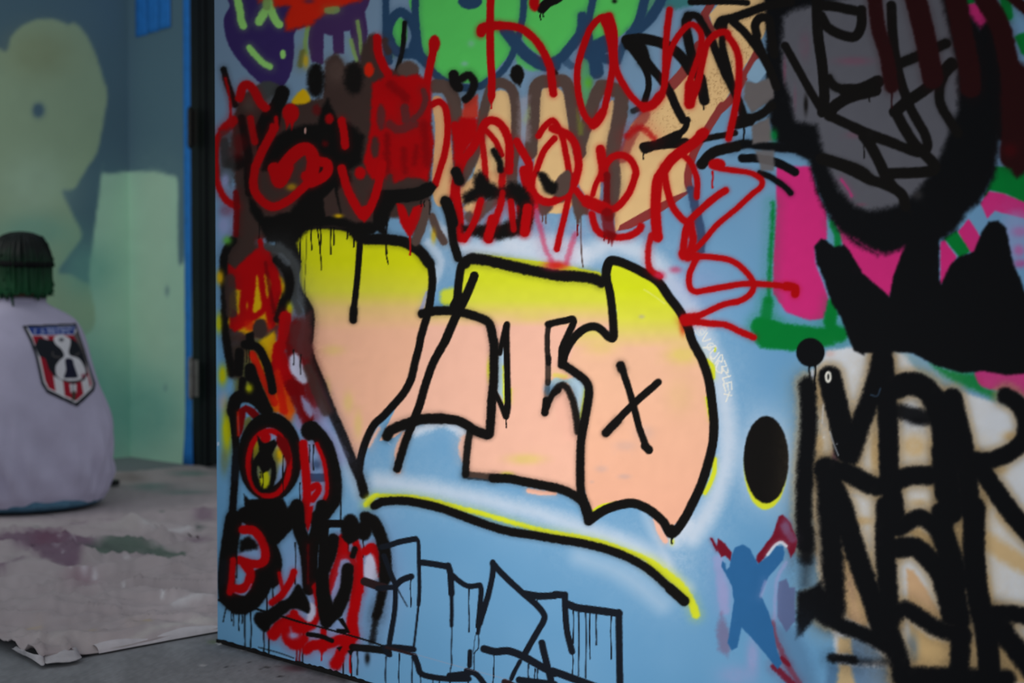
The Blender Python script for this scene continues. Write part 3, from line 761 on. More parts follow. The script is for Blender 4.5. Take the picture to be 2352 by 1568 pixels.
s black2 34 6 1 E2 1400,500 1510,570 1580,720 1560,900 1420,1030 1250,1090 1120,1090
s black2 38 6 1 E2 1150,1130 1280,1330 1450,1568 E3 1640,230
s black2 44 6 1 E2 820,1000 850,1400
@ black_letter | large black letters sprayed on the white ground, blurred lower row
s black2 40 7 1 E3 300,-60 290,300 310,600 330,1000
s black2 44 10 1 D2 930,1160 950,1568 D3 970,200 1000,700 1000,900
s black2 42 7 1 D2 980,1300 1090,1568 D3 1160,250 1260,550 1350,800 1430,1050
s black2 40 10 1 D3 800,840 950,960
s black2 30 8 1 D3 900,930 1050,1030 1200,1090 1380,1170 1568,1290
p black2 0 14 1 D3 660,740 780,700 870,640 950,760 900,950 830,970 700,1130 650,1160
s black2 18 8 1 D3 970,1340 1100,1350 1180,1360
s black2 15 14 .7 D3 1180,1360 1350,1380 1500,1370
s black2 34 7 1 E3 420,150 600,50 740,130 820,280 880,500 960,760 1000,1000
s black2 40 7 1 E3 400,330 560,320 700,430 800,580 850,740 900,950
s black2 34 9 1 E3 370,950 480,890 620,970 800,1080 1000,1120
s black2 40 10 1 E3 440,1510 700,1510 1000,1520 1400,1530
s black2 38 9 1 E3 300,1000 400,1280 480,1568
s black2 34 7 1 E3 1300,940 1420,930 1640,960
s black2 44 9 1 E3 1290,960 1420,1160 1640,1440
s black2 40 8 1 E3 990,1130 980,1300 970,1480
s black2 44 6 1 E3 1110,-40 1110,400 1150,800 1220,1100 1260,1568
s black2 30 7 1 E3 820,100 930,400 1000,650
s black2 38 7 1 E3 800,0 850,250
@ -
o cream 5 3 1 D2 945,325,20,42
s white2 2.5 2 .6 D2 900,580 895,680 890,750
s white2 2.5 2 .6 D2 960,830 990,920 1040,1050
b white2 0 0 .5 D2 905,880,12,14
b white2 0 0 .5 D2 1025,940,10,8
s blued 3 3 .5 E2 160,490 220,500 250,430
@ blue_figure | flat blue sprayed figure with raised arms low on the wall
s lilac 20 16 .8 C3 1500,430 1520,600 1560,900
b lilac 0 0 .8 D3 -10,750,70,200
p purplem 0 16 .6 C3 1530,920 1640,1150 D3 20,1330 -60,1260 C3 1490,1080
s wine 5 4 1 C3 1440,250 1490,350
p wine 0 4 1 C3 1430,235 1450,240 1490,310 1500,240 1530,260 1568,290 D3 60,370 50,450 0,400 C3 1530,410
p wine 0 5 1 D3 285,440 290,400 440,200 490,40 530,20 600,100 660,260 640,360 600,420 570,330 510,270 440,320 310,475
s purplem 16 10 .6 D3 540,130 620,250
b purplem 0 0 .6 D3 560,130,50,90
s white2 7 4 .9 D3 390,390 450,310 510,275 560,310
s blued 60 40 .55 D3 560,1150 650,1350 720,1568
p slate 0 6 .9 D3 475,760 490,640 560,610 590,690 640,690 640,1000 560,1100 480,960
s lilac 8 8 .7 D3 560,460 480,600 460,750 450,980
s wine2 12 10 .8 D3 430,1020 460,1150 520,1290 570,1400 680,1568
s wine 10 6 .9 D3 520,1340 580,1400
s wine 14 10 .9 D3 450,1420 540,1500 620,1580
b lilac 0 0 .7 D3 250,1330,70,220
b lilac 0 0 .5 D3 100,1500,200,120
p steel 0 4 1 C3 1540,450 1568,470 D3 10,530 40,500 55,400 85,325 160,293 225,335 270,420 300,475 400,400 470,310 530,310 545,370 530,440 400,590 325,760 400,920 440,1060 470,1250 520,1390 480,1440 340,1270 220,1130 150,1060 110,1240 60,1270 20,1200 55,980 78,820 60,680 0,560 C3 1530,500
s lilac 8 8 .6 D3 370,640 325,770
@ black_tag_letter | black sprayed letters over the painted arm at the top
s black 22 3 1 C0 660,370 800,355 980,395 1110,470 1200,570 1250,650
s black 28 5 1 C0 690,400 780,440 820,560
s black 13 3 1 C0 680,420 790,570 850,680 862,800 830,920
s black 13 6 .8 C0 840,900 800,980 720,1020
s black 18 3 1 C0 770,430 850,570 970,720 1060,850 1120,990 1180,1100
s black 13 3 1 C0 1220,1100 1190,1190 1090,1260
s black 19 3 1 C0 1130,1240 1000,1300 830,1370
s black 20 3 1 C0 820,1350 1000,1325 1200,1310
d black 3 1 1 C0 815,1400,1460 1368,950,1005
s black 13 3 1 C0 1200,1320 1400,1270 1568,1240 D0 90,1220
s black 22 3 1 C0 1350,1510 1420,1430 1480,1390 1568,1365 D0 100,1345
s black 20 4 1 C0 1225,150 1205,230 1240,430 1290,600 1340,750
s black 22 3 1 C0 1340,720 1375,920
s black 16 4 1 C0 1230,140 1310,150 1380,260 1430,340
s black 17 4 1 C0 1440,360 1500,520 1568,680 D0 20,720 110,900 180,1100
s black 18 4 1 C0 1500,240 1530,190 1600,170 D0 80,160 250,100 400,50 600,20
s black 17 3 1 D0 70,200 180,300 310,470 400,620 470,800
s black 15 3 1 D0 -20,470 20,620 60,780
s black 18 3 1 D0 290,330 275,230 320,165 400,180 420,300 450,500
s black 15 3 1 D0 280,330 340,480 420,660
s black 18 5 1 D0 230,1090 330,1050 430,970
s black 26 3 1 D0 100,1130 220,1100
d black 4 1 1 D0 170,1150,1285
s black 13 3 1 C0 1250,20 1568,15 D0 200,25
s black 20 3 1 B0 1450,80 1500,30 1600,-20
d black 3 1 1 B0 1437,100,180 1462,110,155
p black 0 4 1 C0 -60,-40 130,-40 0,40 -60,60
b black 0 0 .9 C0 550,10,30,25
s black 15 5 1 C0 1560,200 1540,400 1580,600
@ red_tag_letter | red sprayed letter h at the top of the red tag
s red 16 3 1 B0 980,-60 975,240 978,500 990,700 988,880
d red 3 1 1 B0 987,900,995
p red 0 3 1 B0 955,860 1020,860 1010,920 985,970 960,920
s red 17 5 1 B0 890,305 895,255 1000,235 1200,245 1320,300 1430,420 1520,600 1540,720 1555,860
s red 18 5 1 B0 890,300 960,240 1060,235
e red 0 8 1 B0 1380,20,48,85
@ red_tag_letter | red sprayed letter a in the middle of the red tag
s red 14 4 1 C0 500,155 420,165 330,260 265,420 215,600 207,750 225,900 270,1050 350,1140 400,1120 450,1020 490,850 530,650 530,500 490,300 450,200
s red 18 4 1 C0 500,150 540,300 540,500 550,640
s red 18 5 1 C0 350,1150 440,1030 
s red 14 4 1 C0 550,600 600,720 700,880 800,970 880,970 950,920 1000,820 1015,700 1020,450 1035,250 1058,90
s red 20 6 1 C0 820,990 900,960 970,880
@ red_tag_letter | red sprayed letter n, with two arches and a drip, in the red tag
s red 13 4 1 C0 1010,750 1060,480 1150,310 1250,225 1330,280 1350,380 1320,520 1250,720 1240,800
s red 24 5 1 C0 1250,780 1240,950
s red 15 4 1 C0 1240,950 1310,790 1360,550 1400,400 1490,310 1580,300 D0 30,340 90,430 125,560 120,780 90,1000 30,1270
@ red_tag_letter | red looping letters sprayed in a row across the painted fingers
s red 14 4 1 B0 440,960 510,935 570,1010 585,1200 560,1400 510,1568 B1 470,130
s red 17 6 1 B0 650,1150 690,1350 690,1500 B1 660,100 640,250
s red 18 5 1 B0 870,1250 800,1380 710,1500 B1 660,150 690,400 700,620
s red 18 5 1 B0 870,1270 930,1130 1020,1110 1100,1180 1150,1320 1150,1568
s red 12 4 1 B0 930,1190 1020,1290 1080,1420
s red 13 5 .95 B0 890,1240 915,1400 930,1568 B1 930,100
s red 14 5 .95 B1 890,270 830,470 740,630
s red 15 7 .95 B1 1090,0 1080,200 1070,320 1010,480 960,600
s red 22 5 1 B1 1000,450 960,620
s red 13 5 .95 B1 1165,250 1190,560
s red 22 5 1 B1 1290,0 1330,200 1340,330 1290,560
s red 20 5 1 B1 1260,330 1290,560
s red 13 4 1 C0 -150,1250 -100,1170 -30,1110 10,1130 70,1260 100,1400 130,1568 C1 140,150 100,380 50,580 20,720
s red 17 5 1 B0 1220,1300 1260,1370 1330,1500 1330,1568 B1 1330,100 1400,240 1520,290 C1 60,240 150,170 200,50 220,-60 C0 190,1330 110,1230 -20,1180
s red 13 4 1 B0 1568,1270 1480,1370 1430,1480 1400,1568 B1 1370,60 1360,170 1390,320
s redp 12 12 .6 B1 1390,330 1430,500 1480,700 1540,830 
s redp 12 12 .6 C1 190,580 150,700 110,850
b redp 0 0 .8 C1 0,870,120,50
b orange 0 0 .6 C1 30,870,100,40
s red 20 5 1 C0 420,1370 430,1450 450,1568 C1 440,60
s red 15 4 1 C0 440,1568 520,1450 620,1425 700,1470 745,1568 C1 735,60 690,190 600,310 510,360 400,350 280,280 200,180
s red 11 4 1 C1 350,220 380,120 430,20
s redd 14 6 .9 C1 480,40 480,320
s red 26 6 1 C1 300,280 480,360
s red 15 6 1 C1 340,400 380,530 450,590 560,610 680,600 770,550 795,510
s redd 26 8 .8 C1 480,400 500,560
p redd 0 8 .85 C1 470,540 570,580 525,690
d redd 3 1 1 C1 455,600,640 495,600,665 210,500,590
@ red_tag_letter | red zigzag S shaped letters beside the pink block
s red 22 4 1 C0 1370,1220 1280,1310 1150,1400 1060,1480 1000,1568 C1 950,80 930,250 930,450 945,610
s red 15 4 1 C1 1000,-40 1030,150 1080,320 1160,430 1230,480
s red 13 4 1 C0 1150,1400 1240,1480 1285,1568 C1 1310,100 1305,240
e red 0 5 1 C0 1350,1240,55,55
s red 14 16 .75 C0 660,1250 760,1180 830,1190 910,1270
s red 13 7 .95 C1 890,590 860,720 860,850 890,920 970,970
b redp 0 0 .7 C1 960,960,60,40
b redp 0 0 .5 C1 1110,910,70,40
s red 15 4 1 D1 5,180 C1 1480,240 1340,360 1230,480 1190,640 1180,790
s red 16 5 1 C1 1250,490 1270,650 1220,800
s red 12 4 1 C1 1290,720 1370,640 1480,510 1570,430 D1 100,350 240,220 325,150 330,80 230,20 100,0 -50,-20
e red 0 5 1 C0 1490,1510,80,55
d red 4 1 1 C1 1450,10,155
s red 20 5 1 C1 1180,760 1300,790
s red 13 4 1 C1 1250,790 1400,790 1568,810 D1 100,850 200,940 260,1040 230,1130 130,1195 -20,1230 C1 1350,1320 1220,1380
s red 13 4 1 C1 1290,830 1240,950 1240,1060 1290,1110 1400,1095 1568,1065 D1 150,1040 300,1040 450,1050 600,1070
s red 18 5 1 D1 560,1060 640,1075 640,1130
s red 14 5 1 C1 1200,1370 1400,1400 1568,1415 D1 130,1475 260,1530
s red 26 8 1 C1 1200,1370 1280,1360
@ paint_smudge | black fuzzy smudges over the painted hand
p black 0 16 1 B1 720,220 820,150 830,40 880,0 940,60 980,110 1080,160 1170,100 1280,140 1370,280 1350,520 1250,590 1050,640 830,600 720,560 720,500 850,500 1060,490 1220,430 1240,350 1200,290 1080,250 900,260 800,290 730,320
s black 22 6 1 B1 660,10 690,90
s black 14 8 1 B0 1010,1390 1060,1480 1070,1560
f brown 0 6 1 K 1430,440 1560,290 1630,330 1600,560 1480,630 1410,590
f black 0 10 1 K 1200,330 1290,315 1390,420 1460,470 1440,570 1380,600 1290,530
b black 0 0 .8 C1 -60,160,60,60
s black 22 5 1 B0 640,690 650,760 680,800 
s black 17 7 1 B0 700,730 780,690 830,770 790,870 750,910
e black 0 6 1 B0 1225,680,62,85
p black 0 8 1 B0 1150,690 1280,690 1250,800
s black 10 4 1 B0 190,210 170,450 110,680
s red 13 5 .95 B1 890,270 830,470 740,630
s red 13 7 .9 B1 1090,200 1070,320 1010,480
s red 20 6 1 B1 1000,470 960,600
s red 13 5 .9 B1 1165,280 1190,540
s red 20 6 1 B1 1320,340 1290,560
@ black_slash | thick black slash sprayed beside the middle bubble letter
s black 18 4 1 B1 560,270 595,380 620,500 635,640 680,800
s black 24 4 1 B1 570,290 610,400 630,480
@ dark_mess | dark brown and black layered scribble along the far edge of the wall
p brownd 0 12 1 A0 180,1100 240,880 340,830 480,1000 640,960 860,920 1000,900 1030,560 1130,480 1210,600 1340,560 1370,420 1430,320 1480,310 1510,480 1540,600 B0 60,640 300,640 420,900 450,1300 430,1568 B1 430,350 330,640 250,650 300,450 0,420 A1 1450,480 1300,520 1000,520 700,520 400,650 200,900 200,100 A0 150,1400
b brown 0 0 .8 A0 1130,650,120,150
b brown 0 0 .6 A0 330,950,90,100
b brown 0 0 .5 A1 1080,300,60,100
e black 0 14 1 A0 940,740,80,160
e black 0 18 .9 A0 1290,720,90,150
e brown 0 10 1 B0 220,640,100,80
s brownd 16 8 1 B0 10,380 40,470
s navyd 12 10 .8 B0 60,400 120,480
f smoke 0 8 1 A0 390,810 440,760 520,745 620,800 560,890 470,950
f smoke2 0 12 .9 A0 480,940 600,840 660,840 640,960
f yellowo 0 8 1 A0 720,940 760,870 830,820 890,900 870,940 760,960
s olive 12 10 .9 A0 820,480 800,600 
b yellowo 0 0 .7 A0 850,560,35,80
e orange 0 8 1 A0 1430,640,45,65
s black 13 6 1 A0 95,640 125,760 180,900 200,960
s black 17 8 1 A0 260,1090 290,1250 320,1420 320,1568 A1 330,200
s black 18 10 .8 A0 100,1300 120,1500
p black 0 12 1 A0 440,1568 470,1400 560,1260 700,1180 870,1140 960,1140 990,1000 1050,900 1110,1030 1160,1130 1190,1300 1200,1568 A1 1180,60 900,60 A0 1000,1568 950,1380 830,1340 700,1480 560,1568
p black 0 16 1 A1 100,1568 A0 1150,1100 1250,1130 1390,1250 1360,1500 1250,1568 A1 1270,100 1200,100
e black 0 14 .95 A0 210,1490,100,70
s black 28 6 1 A0 635,850 590,960 500,1080 440,1200 420,1270
s black 12 6 1 A0 600,1020 580,1150
d black 3 2 1 A0 410,1260,1400 465,1240,1330 510,1150,1300 555,1100,1200
p black 0 10 1 A1 320,200 430,340 470,420 560,420 610,390 720,380 830,300 870,160 1000,80 1120,60 1150,250 1180,420 1300,480 1440,470 1500,520 1400,580 1300,540 1100,510 900,520 720,590 650,660 500,660 420,500 340,380
p brownd 0 6 1 A1 1010,260 1110,160 1140,300 1170,420 1030,420
b yellowo 0 0 .8 A1 1150,415,50,24
b yellowo 0 0 .6 A1 720,150,60,40
s black 14 6 1 A1 1520,250 1500,480 1568,560
p black 0 8 1 A1 1500,310 1640,230 1720,240 1620,400 1600,500 1565,530 1510,480 1480,400
p black 0 10 .95 A1 1500,330 1568,180 B1 30,260 30,450 0,560 A1 1530,560
d black 3 1 1 A1 800,540,840 900,520,725 985,520,760 1078,520,765 1108,520,680 1230,520,625 1250,520,590 1290,560,700
s black 3 1 1 A1 955,520 970,640 990,830 992,910
s black 1.6 1 .7 A1 860,540 850,850 840,1050 848,1150
d black 3 1 1 B1 25,400,760
s black 3 1 1 B1 15,600 20,760 40,855
@ paint_drip | long thin black drips under the scribble
d black 2.4 1 1 A1 420,480,740 570,640,840 712,700,900 475,900,1050 620,1370,1568
@ red_devil | red horned devil face sprayed over the dark scribble
p red 0 10 1 A0 1460,760 1560,720 B0 0,700 80,690 200,700 300,680 390,740 430,820 440,1000 430,1150 460,1300 430,1500 B1 400,100 300,60 180,80 80,120 0,60 A1 1460,80 A0 1400,1568 1380,1480 1440,1200
s red 18 5 1 A0 1505,350 1515,480 1560,600 B0 40,680
s red 16 4 1 B0 450,390 445,500 420,620 390,800
e red 0 6 1 B0 465,400,52,76
s brownr 13 8 .9 B0 360,830 380,920 330,1040 260,1100
s brownr 18 8 .9 B0 190,990 200,1100
s brownr 18 10 .8 B0 50,1140 140,1190 280,1140
e brownr 0 10 .9 A0 1540,1080,40,120
s redd 14 16 .7 B0 30,1250 30,1568
s redd 14 16 .6 B0 180,1380 190,1568
s redd 12 16 .6 B0 300,1350 280,1500
s redd 20 20 .6 B0 370,1150 400,1500
e brownd 0 10 .9 A0 1485,1350,40,100
s brownd 14 10 .9 B1 50,60 70,200
s brownd 14 10 .9 B1 220,90 230,180
s redd 20 16 .6 B0 60,780 200,900
p red 0 6 1 B1 110,290 180,310 230,420 270,330 400,290 390,380 320,470 260,590 220,600 150,480
d red 4 1 1 B1 240,590,770
s brown 18 6 1 B1 400,310 350,500 290,650
s brown 17 6 1 B1 440,420 490,550 550,650
s black 28 5 1 B1 -60,240 100,235 300,215 400,170
p black 0 5 1 B1 340,180 430,95 485,150 430,230 350,260
d black 2.4 1 1 B1 340,280,330 370,280,330 420,270,400
b yellowo 0 0 .7 B1 455,600,30,80
@ red_tag_letter | red looped letter sprayed within the dark scribble near the far edge
s red 17 6 1 A0 240,900 270,800 320,780 380,840 430,940 480,990
s red 20 8 .95 A0 180,1110 90,1200
s red 14 7 1 A0 110,1180 40,1270 20,1400 25,1568 A1 40,120 110,260 210,330
s redd 12 8 .9 A1 210,200 215,400 205,600
s red 7 6 .9 A0 110,720 150,900 160,1060
e red 0 6 1 A0 710,1040,78,90
p red 0 5 1 A0 655,1040 760,1040 740,1130 720,1200 705,1120 670,1195 660,1110
s red 8 5 1 A0 575,1080 580,1160
s red 9 5 .9 A0 540,1150 520,1250
s red 14 6 .9 A0 340,1090 380,1300
e red 0 8 .85 A0 1065,1090,40,50
e redd 0 12 .6 A0 950,1010,40,50
e redd 0 12 .6 A0 1025,1320,30,30
s red 16 6 1 A0 1180,1110 1200,1220 1210,1340
s red 26 5 1 A0 620,1568 720,1440 820,1370 890,1390 920,1480 910,1568 A1 900,60
s red 20 5 1 A0 960,1480 1040,1500 1050,1568 A1 1000,60 900,110
s red 20 6 1 A1 850,50 920,90
s red 25 5 1 A1 560,-20 600,100 640,60 680,-30
p red 0 5 1 A1 530,20 680,20 610,150
s red 17 5 1 A0 560,1180 470,1350 400,1500 380,1568 A1 370,150 430,260 540,330 680,280 800,180 880,100
s red 17 5 1 A1 1180,-20 1230,160 1320,340 1390,410 1480,250 1530,60 1550,-60
p red 0 6 1 A1 1310,340 1480,300 1420,440 1390,475 1340,430
e red 0 8 1 A1 1350,20,50,60
s redd 30 30 .5 A0 240,1300 200,1400
@ -
p smoke 0 14 .6 A0 60,1200 160,1180 200,1400 200,1568 A1 160,150 60,60 50,-100
b lilac 0 0 .8 A1 110,90,50,80
b wine2 0 0 .5 A1 110,370,70,70
b lilac 0 0 .7 A1 90,500,60,90
p brownd 0 20 .9 A1 300,620 560,700 700,800 740,1000 720,1200 640,1420 560,1568 100,1568 90,800 180,640
p brownr 0 24 .85 A1 740,1350 900,1300 890,1568 A2 880,100 1000,420 1080,640 960,700 860,560 760,300 650,100 640,-40
s smoke2 30 24 .8 A1 600,720 720,860 760,1080 790,1260
p olive 0 20 .9 A2 180,60 300,0 560,-100 600,600 480,640 300,450 200,500
p brownd 0 16 .9 A2 100,-60 320,-60 300,60 260,350 140,320
s lilac 34 34 .8 A2 940,600 1040,840 1160,1080
b greyb 0 0 .7 A2 90,560,60,120
@ red_scribble | red filled scribble with yellow gaps low on the far edge
p brownd 0 12 1 A1 180,620 340,600 420,780 330,900 200,900 110,1000 130,760
p yellowo 0 10 1 A1 300,900 560,900 640,1000 620,1400 300,1500 120,1420 100,1200 250,1000
p red 0 9 1 A1 130,850 200,900 330,770 440,690 520,750 600,930 640,1080 590,1250 575,1420 540,1450 500,1440 480,1300 420,1350 300,1430 200,1480 150,1440 140,1250 230,1300 250,1100 110,1050
f yellowo 0 8 1 A1 365,1290 385,1100 400,960 430,1150 445,1240 420,1280
f yellowo 0 8 1 A1 470,960 520,1010 520,1090 495,1170
b yellowo 0 0 .8 A1 155,1290,20,40
b yellowo 0 0 .7 A1 230,1290,16,40
b yellowo 0 0 .6 A1 310,1240,14,40
s redd 8 8 .8 A1 480,850 520,1100 560,1300
s red 10 6 1 A1 430,640 450,760
s orange 22 16 .8 A1 330,1420 480,1430
@ black_loop | black looping letter sprayed around the red scribble
s black 16 8 1 A1 180,640 105,760 95,950 110,1200 100,1400 120,1568 A2 140,120 165,290
s brownd 22 10 .9 A1 150,1000 170,1300
s smoke 14 10 .8 A1 500,700 620,730 720,830 740,960 735,1150 790,1300
s black 20 8 1 A1 590,820 660,890 695,1000 690,1100 640,1240 600,1360
e brownd 0 8 1 A1 430,1450,70,90
p black 0 6 1 A1 300,1500 370,1470 380,1568 A2 400,40 300,20
b yellowo 0 0 .9 A1 60,980,42,80
b yelg 0 0 .9 A1 50,1400,36,110
b yelg 0 0 .9 A1 700,1270,36,70
b yellowo 0 0 .7 A1 640,1070,24,70
b greenl 0 0 .8 A1 130,640,50,50
b yelg 0 0 1 A2 85,310,50,110
b yelg 0 0 1 A2 125,820,60,260
b olive 0 0 .5 A2 100,1100,50,160
s smoke2 12 10 .7 A1 620,780 680,850 
@ orange_flame | orange and red flame strokes beside the first bubble letter
p yellowo 0 10 1 A1 420,1568 560,1480 580,1568 A2 560,200 540,420 600,640 540,640 500,480 420,200 400,60
s red 24 8 1 A1 660,1340 640,1568 A2 600,80 590,300
p orange3 0 14 1 A2 560,300 620,230 700,420 760,640 700,690 560,640 540,520
b orange3 0 0 .8 A2 690,680,60,100
b lilac 0 0 .8 A2 790,760,60,100
s orange 16 10 1 A2 590,300 620,480 650,640
s red 26 10 1 A2 620,150 680,300 730,440
s redd 20 10 .95 A1 760,1420 720,1568 A2 720,60 800,480 880,700
s redd 22 12 .9 A2 710,400 780,560 860,720
s brownr 40 20 .8 A1 800,1460 800,1568 A2 830,80
s orange 15 7 1 A2 360,120 430,280 500,430 560,560
s redd 24 20 .7 A2 820,200 880,380 920,560
f lilacw 0 10 1 A2 700,150 760,110 820,220 870,340 830,390 750,330 700,250
f lilacm 0 12 1 A2 810,500 880,560 920,640 890,700 830,620
s brownd 20 10 .8 A2 870,250 960,480 1030,640
d black 2.4 1 1 A2 740,80,215 800,120,300 308,60,190 330,60,210
@ black_arch | black arched strokes with orange core above the ringed letter
s black 17 5 1 A2 290,30 400,50 470,160 520,320 545,450
s black 22 5 1 A2 340,250 390,400 450,540 490,640
e black 0 5 1 A2 330,290,45,80
s black 15 5 1 A2 270,360 260,520
s black 25 5 1 A2 180,640 210,530 300,500 400,540 490,640
s black 15 5 1 A2 170,600 190,780 210,980 200,1200 175,1568 A3 150,100
s ink 14 8 .6 A2 210,1000 200,1250
s black 18 6 1 A2 240,100 230,280
p redd 0 5 1 A2 230,620 300,580 380,620 440,690 360,710 300,650 280,800 240,880
s orange 5 4 .8 A2 225,650 228,860
b yelg 0 0 .8 A2 330,430,40,50
f olive 0 8 .9 A2 290,720 340,690 350,740 280,860
@ black_letter | black ringed letter O with a red inner ring near the far edge
e lightblue3 0 4 1 A2 510,1080,200,340
b yelg 0 0 1 A2 400,1000,60,150
b yellowo 0 0 1 A2 600,1040,60,100
e olive 0 10 .7 A2 480,1120,120,240
o black 35 4 1 A2 520,1060,225,340
o red 13 5 1 A2 510,1120,190,300
p redd 0 6 1 A2 590,850 680,900 720,1060 690,1150 620,1000 570,930
p black 0 5 1 A2 400,860 470,930 560,900 590,930 540,1040 560,1120 500,1200 460,1210 420,1150 380,1100 420,1000
o black 13 5 1 A2 465,1200,90,165
e yelg 0 8 .9 A2 470,1260,45,90
p black 0 4 1 A2 400,1100 540,1100 500,1190 450,1215
e red 0 5 1 A2 480,880,50,50
d black 2.4 1 1 A2 435,1200,1250 456,1200,1350 640,1050,1420
p black 0 6 1 A2 330,1450 640,1440 700,1568 A3 640,100 500,200 300,120 A2 280,1400
@ black_letter | black arched letter with red lining beside the ringed letter
f lightblue3 0 5 1 A2 860,960 940,960 1010,1120 1030,1300 1000,1450 900,1520 850,1400
b navyd 0 0 .7 A2 950,1130,60,60
s navyd 16 4 .9 A2 890,1250 1020,1250
e black 0 6 1 A2 890,820,85,90
s black 30 5 1 A2 900,800 980,880 1040,980 1085,1130 1110,1300 1100,1450 1020,1568 A3 950,60
s red 17 5 1 A2 825,940 845,1150 860,1400 840,1568 A3 860,60
s red 8 5 1 A2 950,940 1010,1080 1040,1250 1040,1400 980,1520
s red 13 5 1 A2 900,1350 950,1320 965,1370 910,1450
d black 2.4 1 1 A2 885,950,1110 918,950,1180 795,1300,1460
d black 3 1 1 A2 1170,1430,1640
p red 0 5 1 A3 795,-40 920,-60 890,120 870,180 830,90
s black 26 5 1 A3 770,-60 790,150 840,300 870,500 880,700
s black 24 5 1 A3 1000,-60 950,150 910,350 900,600
s redd 6 8 .6 A3 870,300 870,650
@ black_letter | black sprayed letter B with a red lining at the lower far edge
f lightblue3 0 6 1 A3 230,380 330,330 460,350 460,420 300,420
s black 34 5 1 A3 190,60 150,300 120,600 130,780
s ink 20 14 .5 A3 100,480 90,640
s black 30 5 1 A3 290,20 420,120 510,300 560,450 540,620
s black 34 5 1 A3 500,520 430,720 320,840 180,830
p black 0 5 1 A3 90,660 160,700 260,800 420,620 560,640 560,700 480,690 400,880 300,940 200,940 110,850
p black 0 10 1 A3 240,260 330,220 420,300 400,340 240,370
p black 0 5 1 A3 360,540 480,500 560,560 440,760 340,760
s red 17 5 1 A3 270,160 370,170 450,270 480,400 440,470 340,470 240,440
s red 18 5 1 A3 290,480 340,560 310,670 240,710 190,700
s red 12 5 1 A3 180,440 170,600 150,740
s lilac 3 3 .6 A3 200,740 290,750 350,660
s black 30 6 1 A3 760,-20 660,120 560,230
@ paint_drip | black drips running down under the letter B to the wall foot
d black 2.6 1 1 A3 165,900,995 185,900,1040 235,920,1085 265,920,1020 545,650,920 215,330,600 755,280,660
s black 2.6 1 1 A3 125,850 105,930 90,1005
d black 3.2 1 1 A3 290,900,1240 345,880,1240 465,1080,1290 508,1060,1300
d redd 3.6 1 1 A3 762,1000,1380 795,1100,1385
d black 3 1 1 A3 825,1000,1390 1240,280,480 1380,250,410 1140,400,630 1030,1040,1260 1135,1290,1490 1195,1270,1500 1325,1280,1490
d black 3.4 1 1 A3 1268,1200,1530 490,600,900
@ red_tag_letter | red letters and bent scribbles sprayed near the foot of the wall
s red 14 5 1 A3 740,550 700,650 620,770 540,830
s red 8 5 .9 A3 605,560 640,720
s red 24 8 1 A3 550,1120 620,1040 730,990 830,1050
s red 20 9 1 A3 660,1080 690,1180 770,1220 830,1170
s red 16 7 1 A3 740,930 760,1150
s red 14 6 1 A3 940,680 965,850 950,960 900,1030
b lilac 0 0 .9 A3 740,1130,60,40
s red 20 8 1 A3 860,1260 920,1220 1050,1210 1180,1170 1260,1190
s red 12 6 1 A3 1010,1090 1020,1250
d red 3 1 1 A3 995,1270,1360
p red 0 6 1 A3 960,1250 1040,1240 1000,1310
s red 22 9 1 A3 1240,1190 1180,1280 1140,1380
e red 0 12 1 A3 1125,1400,55,50
d red 4 2 1 A3 1258,1180,1470
s red 22 7 1 A3 1190,250 1180,400 1120,580 1080,760
s red 18 7 1 A3 1240,400 1320,560 1340,720
s red 22 8 1 A3 1330,640 1300,850 1275,1000 1290,1130
s red 14 6 1 A3 1290,230 1340,400 1350,640
s red 17 6 1 A3 1400,360 1460,320 1500,420 1520,560
p red 0 8 1 A3 760,1020 960,1000 940,1060 830,1120 740,1100
@ black_letter | black arched letters with humps near the foot of the wall
f lilacw 0 8 1 A3 880,840 930,850 940,930 900,1000 860,990
f lilacw 0 10 1 A3 1400,420 1470,400 1510,560 1500,620 1390,600
s lilac 22 8 1 A3 1210,480 1180,620 1120,800
s black 18 2 1 A3 1045,110 1020,140 1010,400 1005,600
s black 15 2 1 A3 1040,105 1180,105
s black 26 5 1 A3 1000,560 1010,800 1040,1000
p black 0 5 1 A3 970,700 1060,700 1100,840 1170,760 1270,600 1250,800 1180,950 1040,1080 1000,1000
s black 24 6 1 A3 1100,250 1070,400 1020,520
s black 24 6 1 A3 1235,520 1215,700 1150,850
e black 0 7 1 A3 1260,150,88,135
p black 0 6 1 A3 1170,220 1380,220 1240,300
e black 0 7 1 A3 1385,170,70,90
s black 25 7 1 A3 1400,50 1480,100 1550,260 1580,420 1580,600
s black 20 10 1 A3 1580,560 1550,750 1500,950
s black 14 14 .9 A3 1510,900 1480,1050 1460,1180
b black 0 0 .85 A3 1415,1340,30,70
s black 12 4 1 A3 1300,340 1280,400
f black 0 6 1 A3 690,780 770,660 830,720 890,860 870,930 800,900 720,890 640,920 560,1000 480,1100 400,1040 370,980 400,920 500,900
s black 26 6 1 A3 640,870 530,960
s black 5 1 1 A3 45,805 100,825 240,850 400,890 640,960 800,1010
s black 4 1 1 A3 800,1010 1000,1060 1250,1130 1420,1180 1568,1230
s black 9 2 1 A3 870,1120 990,1140 1090,1180
s black 3 1 .7 A3 415,1240 600,1290 740,1340
p black 0 2 1 A3 1140,980 1190,970 1260,1110 1130,1110 1130,1070 1210,1070
s black 14 2 .95 A3 1280,1240 1400,1250 1568,1270 B3 40,1290
s browni 16 2 1 A3 1390,635 1520,680 1568,690
p black 0 2 1 A3 1130,1240 1190,1230 1160,1280
p black 0 2 1 A3 1230,1270 1300,1260 1260,1320
@ thin_tag_letter | thin dripping black brush letters at the foot of the wall, first pair beside the humps
s ink 12 2 1 B3 -20,320 60,300 150,270 290,245
